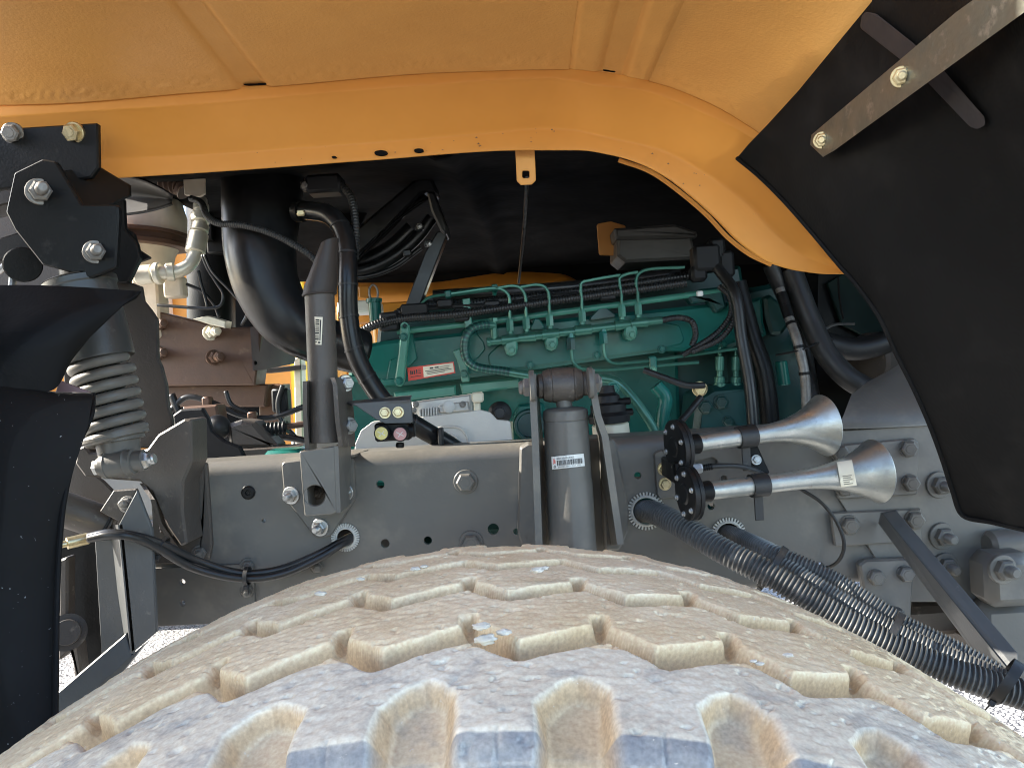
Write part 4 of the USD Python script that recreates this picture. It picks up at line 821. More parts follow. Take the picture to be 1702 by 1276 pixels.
# right end: timing cover, injection pump, fittings
part(E, 'pump', [plate(rnd([(1160, 655), (1185, 640), (1262, 634), (1264, 740), (1150, 745)], 9), 1.43, .12, .012)], 'green_deep')
for px, py, r, mt in [(1163, 646, .0115, 'brass'), (1172, 676, .011, 'green_deep'), (1198, 668, .011, 'green_deep'), (1210, 700, .008, 'green_deep'), (1245, 660, .006, 'zinc_dull')]:
    part(E, 'pump_plug', bolt(at(px, py, 1.428), (-.1, -1, 0), r, 'hex', w=1.25), mt)
for px in (1196, 1223): part(E, 'pump_valve', lathe(at(px, 648, 1.45), at(px, 590, 1.45), [(0, .013), (.012, .013), (.013, .010), (.024, .010), (.025, .006), (.036, .006), (.037, .0085), (.062, .0085), (.064, .004), (.08, .0035)], 12), 'green_pipe')
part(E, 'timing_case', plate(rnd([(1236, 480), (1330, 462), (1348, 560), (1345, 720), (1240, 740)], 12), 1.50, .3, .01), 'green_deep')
part(E, 'case_panel', plate(rnd([(1242, 500), (1268, 492), (1270, 535), (1276, 556), (1264, 562), (1250, 560)], 4), 1.47, .04, .006), 'green')
part(E, 'case_panel', plate(rnd([(1280, 488), (1300, 505), (1312, 540), (1300, 556), (1282, 556), (1274, 530), (1270, 495)], 6), 1.465, .04, .006), 'green_deep')
part(E, 'drain_pipe', cyl(at(1298, 600, 1.43), at(1304, 640, 1.43), .011), 'green')
part(E, 'cross_block', [plate(rnd([(1140, 490), (1165, 480), (1200, 476), (1208, 510), (1190, 520), (1178, 500), (1150, 505)], 4), 1.45, .03, .004)], 'green_deep')
part(E, 'lower_tube', tube([(1090, 640, 1.40), (1105, 660, 1.40), (1102, 690, 1.40), (1098, 740, 1.40)], .013, 14), 'green')
part(E, 'lower_tube', tube([(1170, 640, 1.40), (1140, 640, 1.39), (1105, 628, 1.39), (1070, 615, 1.40)], .0058, 12), 'rubber')
part(E, 'lower_tube', tube([(1165, 660, 1.38), (1140, 690, 1.36), (1110, 720, 1.33)], .006, 12), 'rubber')
part(E, 'filler_neck', [cyl(at(625, 535, 1.55), at(622, 500, 1.55), .0125), lathe(at(622, 503, 1.55), at(621, 480, 1.55), [(0, .016), (.008, .016), (.009, .012)], 16)], 'green')
part(E, 'lifting_ring', sweep(at(621, 487, 1.54) + np.stack([.0085 * np.cos(np.linspace(0, 6.3, 25)), 0 * np.linspace(0, 6.3, 25), .0165 * np.sin(np.linspace(0, 6.3, 25))], 1), .0022, 8), 'zinc_dull')
# warning label
qd = [(677, 611), (754, 601), (757, 620), (679, 633)]
lines = [(.45, .70, .80, .80), (.36, .52, .84, .58), (.38, .36, .92, .43), (.38, .22, .80, .28)]
s = decal(qd, lambda a, b: Ye - .001, E, 'red_label', 'ink', [], [], off=.0005, nu=2, name='warning_label', label='red and white warning label on the green cover')
decal([(703, 609.5), (752.5, 603), (755, 618), (704.5, 627)], lambda a, b: Ye - .0014, E, 'paper_cream', 'ink', [(.22, .70, .34, .84), (.38, .70, .52, .84), (.54, .74, .88, .79), (.06, .52, .84, .585), (.10, .36, .93, .43), (.12, .2, .7, .26)], [], off=.0005, nu=2, name='warning_text')
decal([(680, 614), (700, 611.5), (701.5, 626), (682, 629)], lambda a, b: Ye - .0014, E, 'red_label', 'ink', [(.55, .4, .65, .9), (.7, .4, .95, .5), (.7, .62, .95, .7), (.72, .82, .95, .9), (.05, .4, .16, .85), (.2, .4, .3, .8), (.36, .4, .46, .86), (.05, .12, .95, .2)], [], off=.0005, nu=2, name='warning_text')

Wh = thing('wiring_loom', 'black wiring loom in corrugated sleeve lying along the top of the green engine', 'wiring loom', at(900, 510, 1.45))
part(Wh, 'sleeve', corr([(585, 575, 1.42), (598, 555, 1.42), (620, 541, 1.42), (660, 531, 1.43), (760, 522, 1.43), (900, 503, 1.44), (1040, 484, 1.44), (1140, 470, 1.44)], .0085, .005, .14, 14, k=5), 'cable', smooth=60)
part(Wh, 'sleeve', corr([(630, 545, 1.44), (680, 512, 1.46), (780, 505, 1.46), (900, 492, 1.47), (1040, 474, 1.47), (1150, 458, 1.47)], .009, .006, .14, 14, k=5), 'cable', smooth=60)
part(Wh, 'branch', tube([(690, 515, 1.45), (760, 508, 1.44), (830, 508, 1.44), (905, 494, 1.45), (960, 488, 1.45)], .005, 8), 'cable')
for p, s in [((648, 535), (.034, .03, .034)), ((690, 516), (.05, .03, .024)), ((768, 523), (.028, .026, .026)), ((740, 505), (.03, .03, .016)), ((818, 505), (.03, .02, .012)), ((1010, 490), (.03, .02, .02))]:
    part(Wh, 'connector', rbox(at(*p, 1.445), s, b=.003), 'black_plastic')
part(Wh, 'branch', corr([(1100, 532, 1.43), (1130, 528, 1.43), (1150, 535, 1.42), (1156, 555, 1.42), (1150, 575, 1.42)], .0058, .005, .1, 12), 'rubber', smooth=60)
for L in ([(1195, 476, 1.42), (1212, 492, 1.41), (1215, 520, 1.41), (1195, 550, 1.41), (1160, 575, 1.41), (1135, 590, 1.42)], [(1202, 472, 1.41), (1222, 490, 1.40), (1224, 522, 1.40), (1200, 560, 1.40), (1150, 585, 1.41)]):
    part(Wh, 'branch', corr(L, .0055, .005, .1, 12), 'rubber', smooth=60)
for L, r_ in (([(700, 500), (800, 490), (900, 478), (1000, 468), (1130, 450)], .007), ([(720, 492), (850, 484), (960, 476), (1120, 456)], .012), ([(780, 512), (900, 499), (1000, 492), (1100, 476)], .006), ([(930, 500), (960, 480), (1010, 478), (1060, 488)], .005)):
    part(Wh, 'branch', tube(L, r_, 12, Y=1.50), 'cable', smooth=True)
part(Wh, 'trunk', tube([(1170, 420, 1.45), (1200, 455, 1.42), (1222, 490, 1.39), (1232, 560, 1.38), (1246, 640, 1.37), (1256, 760, 1.36)], .0105, 14), 'cable')
part(Wh, 'trunk', tube([(1225, 470, 1.43), (1250, 560, 1.42), (1270, 620, 1.41), (1285, 760, 1.40)], .017, 16), 'black_paint')
for p, s in [((1172, 430), (.05, .04, .05)), ((1190, 415), (.03, .03, .04)), ((1160, 455), (.03, .03, .03)), ((1205, 440), (.03, .03, .05))]: part(Wh, 'connector', rbox(at(*p, 1.44), s, b=.006), 'black_plastic')
part(Wh, 'clip', rbox(at(1163, 488, 1.42), (.012, .008, .010), b=.002), 'paper')

Ec = thing('control_unit', 'pale aluminium engine control unit with fins and a cream connector', 'control unit', at(740, 700, 1.36))
part(Ec, 'cover_plate', plate(rnd([(588, 775), (590, 738), (600, 715), (620, 700), (690, 694), (800, 681), (815, 685), (826, 697), (848, 699), (852, 735), (856, 775)], 5), 1.34, .004, .001, holes=[ring(833, 738, 4, 14)]), 'alu_plate')
part(Ec, 'pressing', [tube([(705, 720), (740, 709), (766, 712), (777, 728), (780, 760)], .0022, 8, Y=1.339), tube([(712, 728), (740, 722), (758, 726), (764, 745), (768, 770)], .0018, 8, Y=1.339)], 'alu_plate', kind='stuff')
part(Ec, 'body', plate([(684, 668), (782, 655), (785, 690), (686, 700)], 1.37, .05, .003), 'alu')
for k in range(7): part(Ec, 'fin', plate([(697 + k * 4.6, 680 - k * .6), (699.2 + k * 4.6, 679.7 - k * .6), (699.4 + k * 4.6, 692), (697.2 + k * 4.6, 692)], 1.36, .012, 0), 'alu', smooth=False)
part(Ec, 'panel', plate(rnd([(728, 674), (778, 666), (780, 682), (730, 686)], 3), 1.362, .01, .002), 'alu'); part(Ec, 'boss', lathe(at(746, 676, 1.36), at(746, 676, 1), [(0, .011), (.006, .011), (.007, .008)], 20), 'alu')
for p in [(691, 672), (687, 682), (769, 672)]: part(Ec, 'bolt', bolt(at(*p, 1.36), (0, -1, 0), .004), 'zinc_dull')
part(Ec, 'connector', [rbox(at(794, 660, 1.35), (.021, .02, .018), b=.003), rbox(at(793, 676, 1.355), (.012, .012, .02), b=.002)], 'cream')
Ff = thing('fuel_filter', 'cream fuel filter with black head half hidden behind the shock absorber', 'fuel filter', at(1015, 700, 1.30))
part(Ff, 'head', lathe(at(1013, 702, 1.30), at(1008, 640, 1.30), [(0, .034), (.012, .036), (.018, .030), (.030, .030), (.034, .022), (.045, .020), (.050, .014), (.062, .012)], 30), 'black_plastic')
part(Ff, 'bowl', lathe(at(1020, 760, 1.30), at(1014, 703, 1.30), [(0, .026), (.004, .031), (.055, .031), (.058, .028)], 30), 'cream')
part(Ff, 'port', [cyl(at(1025, 668, 1.29), at(1048, 666, 1.29), .006), cyl(at(1030, 686, 1.29), at(1052, 684, 1.29), .006)], 'black_paint'); part(Ff, 'bolt', bolt(at(1019, 645, 1.31), (0, -1, 0), .008), 'green')
Gb = thing('plastic_box', 'dull grey plastic box on an orange bracket under the black cab floor', 'box', at(1090, 405, 1.75))
part(Gb, 'body', [plate(rnd([(1026, 395), (1150, 392), (1158, 430), (1040, 436), (1026, 425)], 4), 1.62, .12, .006)], 'grey_box'); part(Gb, 'lid', plate(rnd([(1020, 379), (1122, 372), (1160, 385), (1160, 394), (1024, 398)], 3), 1.61, .14, .006), 'grey_box')
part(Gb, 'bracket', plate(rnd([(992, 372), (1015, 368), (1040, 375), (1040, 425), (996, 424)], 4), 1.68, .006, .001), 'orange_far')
Bp = thing('silver_pipe', 'banded silver and black pipe dropping behind the upper horn mouth', 'pipe', at(1325, 580, 1.36))
part(Bp, 'pipe', tube([(1296, 480, 1.40), (1312, 530, 1.38), (1326, 570, 1.36), (1337, 620, 1.35), (1340, 665, 1.35), (1342, 740, 1.35)], .0085, 14), 'zinc_dull')
Pq, uq = resamp(crom(pts([(1296, 480, 1.40), (1312, 530, 1.38), (1326, 570, 1.36), (1337, 620, 1.35), (1340, 665, 1.35)]), 12), .022)
for i in (1, 2, 3, 5, 7): part(Bp, 'band', sweep(np.array([Pq[i] - (.6 if i < 3 else .10) * (Pq[i+1] - Pq[i]), Pq[i] + (.5 if i < 3 else .12) * (Pq[i+1] - Pq[i])]), .0098, 14), 'black_paint')
part(Bp, 'black_hose', tube([(1315, 450, 1.42), (1345, 530, 1.40), (1375, 590, 1.38), (1420, 635, 1.36), (1500, 662, 1.36), (1600, 660, 1.4)], .020, 16), 'rubber')
part(Bp, 'black_hose', tube([(1340, 560, 1.46), (1420, 580, 1.46), (1500, 560, 1.46)], .022, 16), 'rubber')
part(Bp, 'black_hose', tube([(1280, 440, 1.42), (1330, 560, 1.44), (1350, 660, 1.42), (1370, 760, 1.42)], .014, 16), 'rubber')
part(Bp, 'tie', sweep(crom(pts([(1290, 590, 1.39), (1330, 582, 1.35), (1360, 570, 1.37), (1385, 565, 1.38)]), 8), .002, 6), 'black_plastic')
Gx = thing('gearbox_end', 'dark machinery beyond the right end of the engine, below the orange arch', 'machinery', at(1420, 560, 1.8))
part(Gx, 'housing', [plate(rnd([(1345, 440), (1480, 430), (1640, 520), (1640, 820), (1340, 820)], 20), 1.70, .3, .02)], 'black_paint')
part(Gx, 'fan_blade', [plate([(1375, 470), (1400, 455), (1470, 470), (1500, 540), (1440, 560), (1400, 540)], 1.68, .01, .002)], 'green_dark')
part(Gx, 'wire', tube([(1393, 460, 1.6), (1396, 500, 1.59), (1402, 530, 1.58)], .002, 6), 'cable'); part(Gx, 'wire', tube([(1370, 548, 1.55), (1385, 540, 1.55), (1420, 538, 1.56)], .003, 6), 'zinc_dull')
part(Gx, 'end_drum', cyl(at(1440, 600, 1.50), at(1560, 590, 1.56), .055, .006), 'frame_brown')
Fg = thing('far_occluder', 'black sheet closing the far side of the engine bay', 'mudguard', at(1300, 560, 2.36))
part(Fg, 'panel', plate([(980, 380), (1900, 330), (1900, 900), (980, 900)], 2.37, .006, .001), 'liner')  # added occluder sheet; keeps far-side daylight out of the bay

# ------------------------------------------------------------------ air intake, hoses and fan shroud left of the engine
It = thing('intake_pipe', 'very wide black intake pipe curving down and right under the orange sill', 'intake pipe', at(440, 400, 1.3))
ip = [(437, 225, 1.36), (437, 300, 1.34), (434, 360, 1.32), (433, 420, 1.30), (446, 480, 1.29), (478, 532, 1.29), (525, 562, 1.31), (600, 585, 1.36)]
part(It, 'pipe', sweep(crom(pts(ip), 12), np.interp(np.linspace(0, 1, 7 * 12 + 1), np.linspace(0, 1, 8), [.069, .0687, .0640, .0586, .0530, .0475, .042, .040]), 40), 'black_gloss', smooth=True)
part(It, 'clamp', sweep(at(440, 285, 1.345) + .071 * np.stack([np.cos(np.linspace(0, 6.3, 41)), np.sin(np.linspace(0, 6.3, 41)), 0 * np.linspace(0, 6.3, 41)], 1), .004, 6), 'black_paint')
Ht = thing('hose_pipe', 'glossy black hose with tie bands bending down past the tube post to the rail', 'hose', at(590, 560, 1.2))
hp = [(498, 350, 1.27), (520, 351, 1.25), (548, 358, 1.23), (568, 380, 1.22), (577, 415, 1.21), (578, 470, 1.20), (580, 530, 1.20), (592, 590, 1.20), (618, 640, 1.205), (650, 680, 1.21), (700, 712, 1.23), (745, 738, 1.26), (800, 775, 1.29)]
part(Ht, 'hose', tube(hp, .0150, 22, 10), 'black_gloss', smooth=True)
Pq, uq = resamp(crom(pts(hp), 12), .05)
for i in range(2, len(Pq) - 2): part(Ht, 'tie_band', sweep(np.array([Pq[i] - .02 * (Pq[i+1] - Pq[i]), Pq[i] + .04 * (Pq[i+1] - Pq[i])]), .0162, 18), 'cable')
part(Ht, 'clamp', [lathe(at(494, 351, 1.27), at(510, 351, 1.26), [(0, .016), (0, .0178), (.012, .0178), (.012, .016)], 24)], 'black_paint'); part(Ht, 'clamp_screw', rbox(at(500, 354, 1.242), (.013, .006, .010), b=.002), 'brass')
part(Ht, 'end_tie', [rbox(at(733, 728, 1.235), (.008, .03, .034), b=.002)], 'rubber')
Se = thing('sensor', 'small black sensor with a ribbed lead at the top of the wide intake pipe', 'sensor', at(540, 310, 1.25))
part(Se, 'body', [rbox(at(541, 309, 1.26), (.058, .04, .030), b=.005), rbox(at(510, 310, 1.26), (.018, .02, .014), b=.002)], 'black_plastic')
part(Se, 'lead', corr([(568, 308, 1.25), (582, 325, 1.24), (590, 360, 1.23), (591, 400, 1.225), (590, 430, 1.22)], .0065, .005, .12, 12), 'rubber', smooth=60)
part(Se, 'bolt', [bolt(at(508, 309, 1.245), (-.2, -1, 0), .005)], 'zinc_dull')
Wr = thing('ribbed_cable', 'thin black ribbed cable crossing in front of the wide intake pipe', 'cable', at(400, 380, 1.24))
part(Wr, 'sleeve', corr([(318, 330, 1.30), (335, 338, 1.27), (345, 360, 1.25), (362, 371, 1.24), (400, 374, 1.23), (440, 384, 1.225), (480, 402, 1.22), (515, 424, 1.22), (530, 440, 1.225)], .0056, .004, .14, 12), 'rubber', smooth=60)
Fs = thing('fan_shroud', 'black fan shroud with a bent arm and curved ring, under the cab floor', 'fan shroud', at(650, 420, 1.5))
arcp = [(575, 452), (610, 448), (650, 430), (690, 398), (718, 362)]
part(Fs, 'ring', [sweep(crom(pts([(560, 455, 1.5)] + [(p[0], p[1], 1.5) for p in arcp]), 10), .012, 14), sweep(crom(pts([(560, 440, 1.53), (610, 432, 1.53), (650, 412, 1.53), (685, 380, 1.53)]), 10), .016, 14), sweep(crom(pts([(560, 462, 1.47), (612, 459, 1.47), (655, 444, 1.47), (700, 412, 1.47)]), 10), .0045, 10)], 'black_gloss', kind='stuff')
ga = np.array([[at(580 + 118 * s, 425 - 108 * s - 14 * math.sin(s * 3.1), 1.55 - .02 * s), at(580 + 130 * s, 445 - 118 * s - 10 * math.sin(s * 3.1), 1.45)] for s in np.linspace(0, 1, 16)])
part(Fs, 'arm', shell(ga, .006), 'black_gloss', smooth=True)
part(Fs, 'upper_arm', plate(rnd([(566, 442), (566, 400), (600, 372), (690, 296), (716, 292), (730, 320), (724, 332), (712, 318), (700, 322), (640, 385), (590, 430)], 6), 1.46, .03, .006), 'black_gloss')
part(Fs, 'end_bracket', [plate(rnd([(709, 318), (722, 318), (744, 376), (742, 392), (732, 384), (716, 350)], 3), 1.44, .06, .004)], 'black_gloss')
part(Fs, 'strut', [plate([(726, 386), (742, 380), (742, 392), (696, 512), (672, 512), (706, 420)], 1.45, .03, .002)], 'black_gloss')
for p in [(697, 378), (712, 405), (677, 421)]: part(Fs, 'clip', rbox(at(*p, 1.46), (.016, .014, .012), b=.002), 'black_gloss')
part(Fs, 'clip_bolt', bolt(at(697, 376, 1.45), (-.4, -1, .3), .004), 'zinc'); part(Fs, 'clip_bolt', bolt(at(713, 405, 1.45), (-.4, -1, .3), .004), 'zinc')
part(Fs, 'plate_rear', plate([(548, 300), (640, 290), (600, 372), (560, 405)], 1.75, .01, .001), 'liner')
Yb = thing('battery_tray', 'yellow bracket and pale boxes low behind the filler neck of the engine', 'bracket', at(610, 500, 2.0))
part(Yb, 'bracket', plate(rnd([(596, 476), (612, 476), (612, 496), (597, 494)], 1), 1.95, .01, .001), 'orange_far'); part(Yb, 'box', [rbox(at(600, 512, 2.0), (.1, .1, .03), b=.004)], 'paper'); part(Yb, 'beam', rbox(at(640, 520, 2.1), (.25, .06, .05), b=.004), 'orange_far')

# ------------------------------------------------------------------ left: cab mount, spring strut, cast bracket
Cm = thing('cab_mount', 'black folded steel cab mount with large bolts at the top left', 'cab mount', at(110, 320, 1.0))
part(Cm, 'upper_plate', plate(rnd([(-40, 218), (0, 214), (162, 204), (163, 278), (150, 295), (-40, 320)], 3), 1.03, .008, .002), 'black_paint')
part(Cm, 'fold', plate([(90, 285, 1.028), (163, 276, 1.028), (213, 306, 1.10), (214, 324, 1.10), (196, 332, 1.06), (170, 346, 1.0), (100, 340, 1.0)], 1.04, .008, .0015), 'black_paint')
part(Cm, 'side_plate', plate(rnd([(70, 264), (92, 268), (135, 340), (196, 340), (197, 360), (192, 445), (150, 462), (70, 440), (24, 382), (9, 352), (23, 287)], 6), .985, .009, .002), 'black_paint')
part(Cm, 'back_plate', plate(rnd([(150, 300), (204, 330), (206, 380), (226, 402), (232, 428), (212, 470), (160, 470), (140, 360)], 6), 1.10, .01, .002), 'black_paint')
part(Cm, 'flap', plate(rnd([(205, 375), (222, 388), (229, 414), (250, 428), (228, 436), (216, 462), (190, 470), (190, 380)], 2), 1.12, .008, .001), 'black_paint')
part(Cm, 'bolt', bolt(at(124, 221, 1.03), (-.15, -1, -.25), .0105, 'hex', w=1.35), 'brass'); part(Cm, 'bolt', bolt(at(22, 222, 1.03), (.1, -1, -.25), .0105, 'hex', w=1.35), 'zinc_dull')
part(Cm, 'bolt', bolt(at(66, 319, .985), (.75, -1, -.05), .0120, 'stud', w=1.4, tip=.020), 'zinc_dull'); part(Cm, 'bolt', bolt(at(158, 419, .985), (.65, -1, -.05), .0105, 'stud', w=1.4, tip=.018), 'zinc_dull')
Cl = thing('cab_mount_lever', 'dark steel bush and levers behind the black cab mount at the left edge', 'lever', at(30, 430, 1.1))
part(Cl, 'arm', bar(at(-60, 350, 1.1), at(60, 320, 1.1), .05, .03), 'dark_brown'); part(Cl, 'arm', bar(at(-60, 440, 1.1), at(70, 400, 1.12), .04, .03), 'dark_brown')
part(Cl, 'bush', [cyl(at(38, 440, 1.06), at(38, 440, 1.12), .024)], 'black_paint'); part(Cl, 'rod', tube([(-30, 470, 1.1), (10, 440, 1.09), (22, 425, 1.09), (20, 480, 1.08)], .005, 8), 'zinc')
Cs = thing('spring_strut', 'cab suspension strut with a grey coil spring and a wide upper cylinder', 'spring strut', at(195, 745, 1.0))
Yc = 1.02
ca, cb = at(132, 466, Yc), at(167, 598, Yc); dc = nrm(ca - cb); Lc = np.linalg.norm(ca - cb)
part(Cs, 'cylinder', lathe(cb, ca, [(0, .039), (0, .0420), (.003, .0428), (Lc - .010, .0428), (Lc - .008, .0450), (Lc - .001, .0450), (Lc, .0435), (Lc, .02)], 48), 'spring_steel')
part(Cs, 'top_boss', lathe(ca, ca + dc, [(0, .045), (.002, .042), (.006, .022), (.02, .02)], 30), 'black_paint')
sa, sb = at(166, 596, Yc), at(196, 735, Yc); ds = nrm(sb - sa); Ls = np.linalg.norm(sb - sa)
a_ = nrm(np.cross(ds, V(0, 1, 0))); b_ = np.cross(ds, a_); nt = 6.6; th = np.linspace(0, nt * 2 * np.pi, int(nt * 40))
tt = np.linspace(.004, Ls - .004, len(th)); hr = .0335
part(Cs, 'coil_spring', sweep(sa + tt[:, None] * ds + hr * (np.cos(th)[:, None] * a_ + np.sin(th)[:, None] * b_), .0072, 14), 'frame_grey', smooth=True)
part(Cs, 'rod', cyl(sa - ds * .02, sb, .022, .002, 30), 'black_plastic')
part(Cs, 'lower_cup', lathe(at(194, 722, Yc), at(199, 755, Yc), [(0, .030), (.003, .0335), (.008, .0335), (.009, .027), (.026, .0255), (.031, .020)], 36), 'frame_grey')
part(Cs, 'spring_seat', lathe(at(190, 722, Yc), at(193, 735, Yc), [(0, .038), (.001, .042), (.005, .042), (.006, .038)], 40), 'frame_grey')
q0, q1 = at(164, 776, 1.0), at(240, 764, 1.0); Lq = np.linalg.norm(q1 - q0)
part(Cs, 'eye', lathe(q0, q1, [(0, .008), (.001, .012), (.006, .013), (.007, .0165), (.013, .0175), (.0135, .0165), (.037, .0165), (.0375, .0180), (.040, .0165), (.046, .016), (.047, .013), (Lq, .013)], 36), 'frame_grey')
part(Cs, 'bolt_head', hexa(q0 + nrm(q0 - q1) * -.002, nrm(q0 - q1), .0105, .008), 'zinc'); part(Cs, 'bolt', [hexa(at(232, 766, 1.0), nrm(q1 - q0), .0115, .013), lathe(at(240, 765, 1.0), at(262, 761, 1.0), [(0, .0075), (.003, .0068), (.006, .0078), (.009, .0068), (.012, .0078), (.014, .006)], 16)], 'zinc')
Cw = thing('wing_plate', 'dark brown upright steel plate between the spring strut and the brown beams', 'plate', at(250, 600, 1.12))
part(Cw, 'plate', plate(rnd([(180, 455), (234, 476), (238, 500), (250, 515), (260, 530), (262, 596), (268, 610), (276, 640), (279, 675), (286, 700), (284, 745), (190, 745), (130, 760), (110, 700), (100, 560), (120, 470)], 3), 1.13, .008, .002), 'dark_brown')
Cb = thing('cast_bracket', 'heavy brownish cast bracket with weld beads, carrying the strut eye on the rail', 'bracket', at(290, 820, 1.1))
ar = [(318, 697), (306, 696), (262, 722), (245, 745), (228, 752), (150, 752), (140, 740), (128, 745), (124, 770), (140, 792), (190, 797), (232, 800), (252, 818), (266, 850), (278, 876), (300, 908), (311, 903), (304, 850), (305, 800), (319, 768)]
part(Cb, 'arm', plate(rnd(ar, 4), 1.085, .055, .003), 'frame_brown')
part(Cb, 'flange', plate(rnd([(296, 775), (343, 768), (352, 905), (347, 930), (332, 936), (250, 938), (246, 905), (285, 890)], 5), RY - .008, .0075, .002, holes=[ring(327, 870, 9, 20)]), 'frame_brown')
part(Cb, 'web_fin', sheet(pts([(232, 803, 1.09), (250, 830, 1.07), (262, 870, 1.10), (288, 912, 1.14)]), pts([(236, 803, 1.14), (256, 830, 1.143), (268, 870, 1.143), (292, 912, 1.143)]), .006), 'frame_brown')
def weld(L, Y, r=.0042):
    P, u = resamp(crom(pts(L, Y), 10), .0011); w = .5 + .5 * np.sin(u / .0052 * 2 * np.pi); nz = meshkit.noise(P * 300) - .5
    return sweep(P + (nz * .0012)[:, None] * V(1, 0, 0), r * (.78 + .3 * w + .2 * nz), 10)
part(Cb, 'weld_bead', weld([(304, 782), (306, 830), (312, 880), (314, 890)], 1.139), 'frame_brown', smooth=True); part(Cb, 'weld_bead', weld([(262, 800), (266, 845), (271, 885)], 1.139), 'frame_brown', smooth=True)

# ------------------------------------------------------------------ left mudguard: two overlapping black panels
Lg = thing('mudguard', 'black plastic mudguard flaps at the left edge, the lower one peppered with pale specks', 'mudguard', at(60, 800, .85))
def lgs(levels, th):
    return shell(np.array(levels), th)
def lev(L): return crom(np.array([at(*p) for p in L]), 14)
part(Lg, 'upper_flap', shell(np.stack([lev([(-60, 474, .90), (60, 474, .90), (150, 478, .905), (235, 484, .93)]), lev([(-60, 520, .882), (60, 514, .88), (140, 507, .893), (226, 492, .925)]), lev([(-60, 555, .86), (50, 548, .85), (130, 530, .87), (205, 508, .905)]), lev([(-60, 600, .85), (30, 598, .845), (105, 575, .865), (150, 560, .89)]), lev([(-60, 650, .85), (20, 650, .85), (88, 648, .865), (118, 600, .885)])], 1), .004), 'black_guard', smooth=True)
low_l = [[(-60, 628, .865), (-60, 640, .85), (-60, 700, .82), (-60, 850, .78), (-60, 1050, .74), (-60, 1330, .70)], [(10, 631, .868), (10, 640, .85), (8, 700, .82), (4, 850, .78), (0, 1050, .74), (-5, 1300, .70)], [(78, 650, .872), (80, 655, .855), (70, 720, .825), (50, 850, .79), (45, 1050, .75), (42, 1232, .71)], [(155, 654, .885), (154, 658, .87), (146, 705, .85), (104, 850, .81), (94, 1030, .77), (90, 1196, .73)]]
part(Lg, 'lower_flap', shell(np.stack([lev(L) for L in low_l], 0), .004), 'black_guard_dusty', smooth=True)
gl = []
for Pw in [at(-60, 478, .93), at(-60, 560, .86), at(-60, 640, .85), at(-60, 850, .78), at(-60, 1050, .74), at(-60, 1330, .70)]:
    gl.append([Pw * (1 - k) + V(-.72, .33, Pw[2] + .03) * k for k in np.linspace(.004, 1, 5)])
part(Lg, 'unseen_wing', shell(np.array(gl), .004), 'black_guard', smooth=True)  # out-of-view extension added to block low sun from the left
part(Lg, 'flap_edge', tube([(155, 655, .883), (152, 690, .862), (128, 745, .845), (107, 830, .815), (98, 920, .79), (94, 1030, .765), (92, 1195, .728)], .0028, 8), 'black_guard')
part(Lg, 'inner_lug', plate([(92, 652), (98, 632), (150, 652)], .90, .004, .0005), 'purple_grey')

# ------------------------------------------------------------------ lower left: step brackets
Sb = thing('step_bracket', 'dark grey fabricated bracket of upright plates and a slanted foot, at the lower left', 'bracket', at(190, 980, 1.05))
part(Sb, 'upright', plate([(197, 871), (227, 815), (252, 880), (260, 1050), (218, 1086)], 1.03, .006, .0015), 'strut_blue')
part(Sb, 'upright_edge', sheet(pts([(196, 872, 1.03), (207, 980, 1.03), (217, 1086, 1.03)]), pts([(178, 872, 1.13), (190, 980, 1.13), (206, 1086, 1.13)]), .006), 'strut_blue')
part(Sb, 'upright', plate([(157, 895), (206, 895), (212, 1050), (168, 1088)], 1.10, .006, .0015), 'strut_blue')
part(Sb, 'top_plate', plate(rnd([(165, 850), (188, 815), (228, 812), (200, 868)], 2), 1.06, .006, .0015), 'frame_brown')
part(Sb, 'foot', plate([(60, 1180, .99), (208, 1053, 1.03), (219, 1088, 1.03), (242, 1068, 1.04), (200, 1120, 1.02), (90, 1210, .98), (60, 1220, .98)], 1.0, .01, .002), 'strut_blue')
part(Sb, 'bolt', bolt(at(212, 838, 1.055), (0, -1, .2), .008, 'stud'), 'zinc_dull')
part(Sb, 'stiffener', plate(rnd([(98, 930), (112, 925), (112, 1050), (130, 1070), (140, 1150), (126, 1160), (118, 1080), (96, 1100)], 3), 1.12, .02, .003), 'frame_brown')
part(Sb, 'back_plate', plate([(96, 900), (200, 900), (200, 1090), (140, 1150), (120, 1050), (96, 1040)], 1.17, .006, .001), 'black_paint')
part(Sb, 'boss', lathe(at(112, 1050, 1.12), at(108, 1052, 1.0), [(0, .026), (.02, .026), (.02, .018), (.04, .017)], 24), 'frame_brown')
Tt = thing('torsion_tube', 'thick dark tube coming from the left behind the black flaps', 'tube', at(150, 850, 1.08))
part(Tt, 'tube', cyl(at(60, 830, 1.06), at(185, 872, 1.10), .024), 'frame_brown'); part(Tt, 'band', cyl(at(172, 868, 1.095), at(177, 870, 1.097), .0255), 'rubber')
part(Tt, 'rear_plate', plate(rnd([(96, 760), (130, 770), (170, 800), (200, 830), (190, 900), (96, 900)], 3), 1.14, .008, .001), 'frame_brown')
Kb = thing('cable_pair', 'pair of black cables with a brass end fitting sagging in front of the rail', 'cable', at(300, 930, 1.05))
ka = [(148, 892, 1.01), (180, 886, 1.005), (215, 888, 1.01), (270, 904, 1.04), (330, 932, 1.08), (400, 952, 1.10), (460, 947, 1.11), (530, 920, 1.115), (575, 895, 1.14), (600, 885, 1.19)]
kb = [(148, 895, 1.0), (180, 889, .995), (215, 891, 1.0), (265, 912, 1.035), (320, 943, 1.07), (400, 961, 1.09), (465, 955, 1.10), (530, 927, 1.11), (573, 901, 1.135), (600, 891, 1.19)]
part(Kb, 'cable', tube(ka, .0056, 12), 'cable', smooth=True); part(Kb, 'cable', tube(kb, .0056, 12), 'cable', smooth=True)
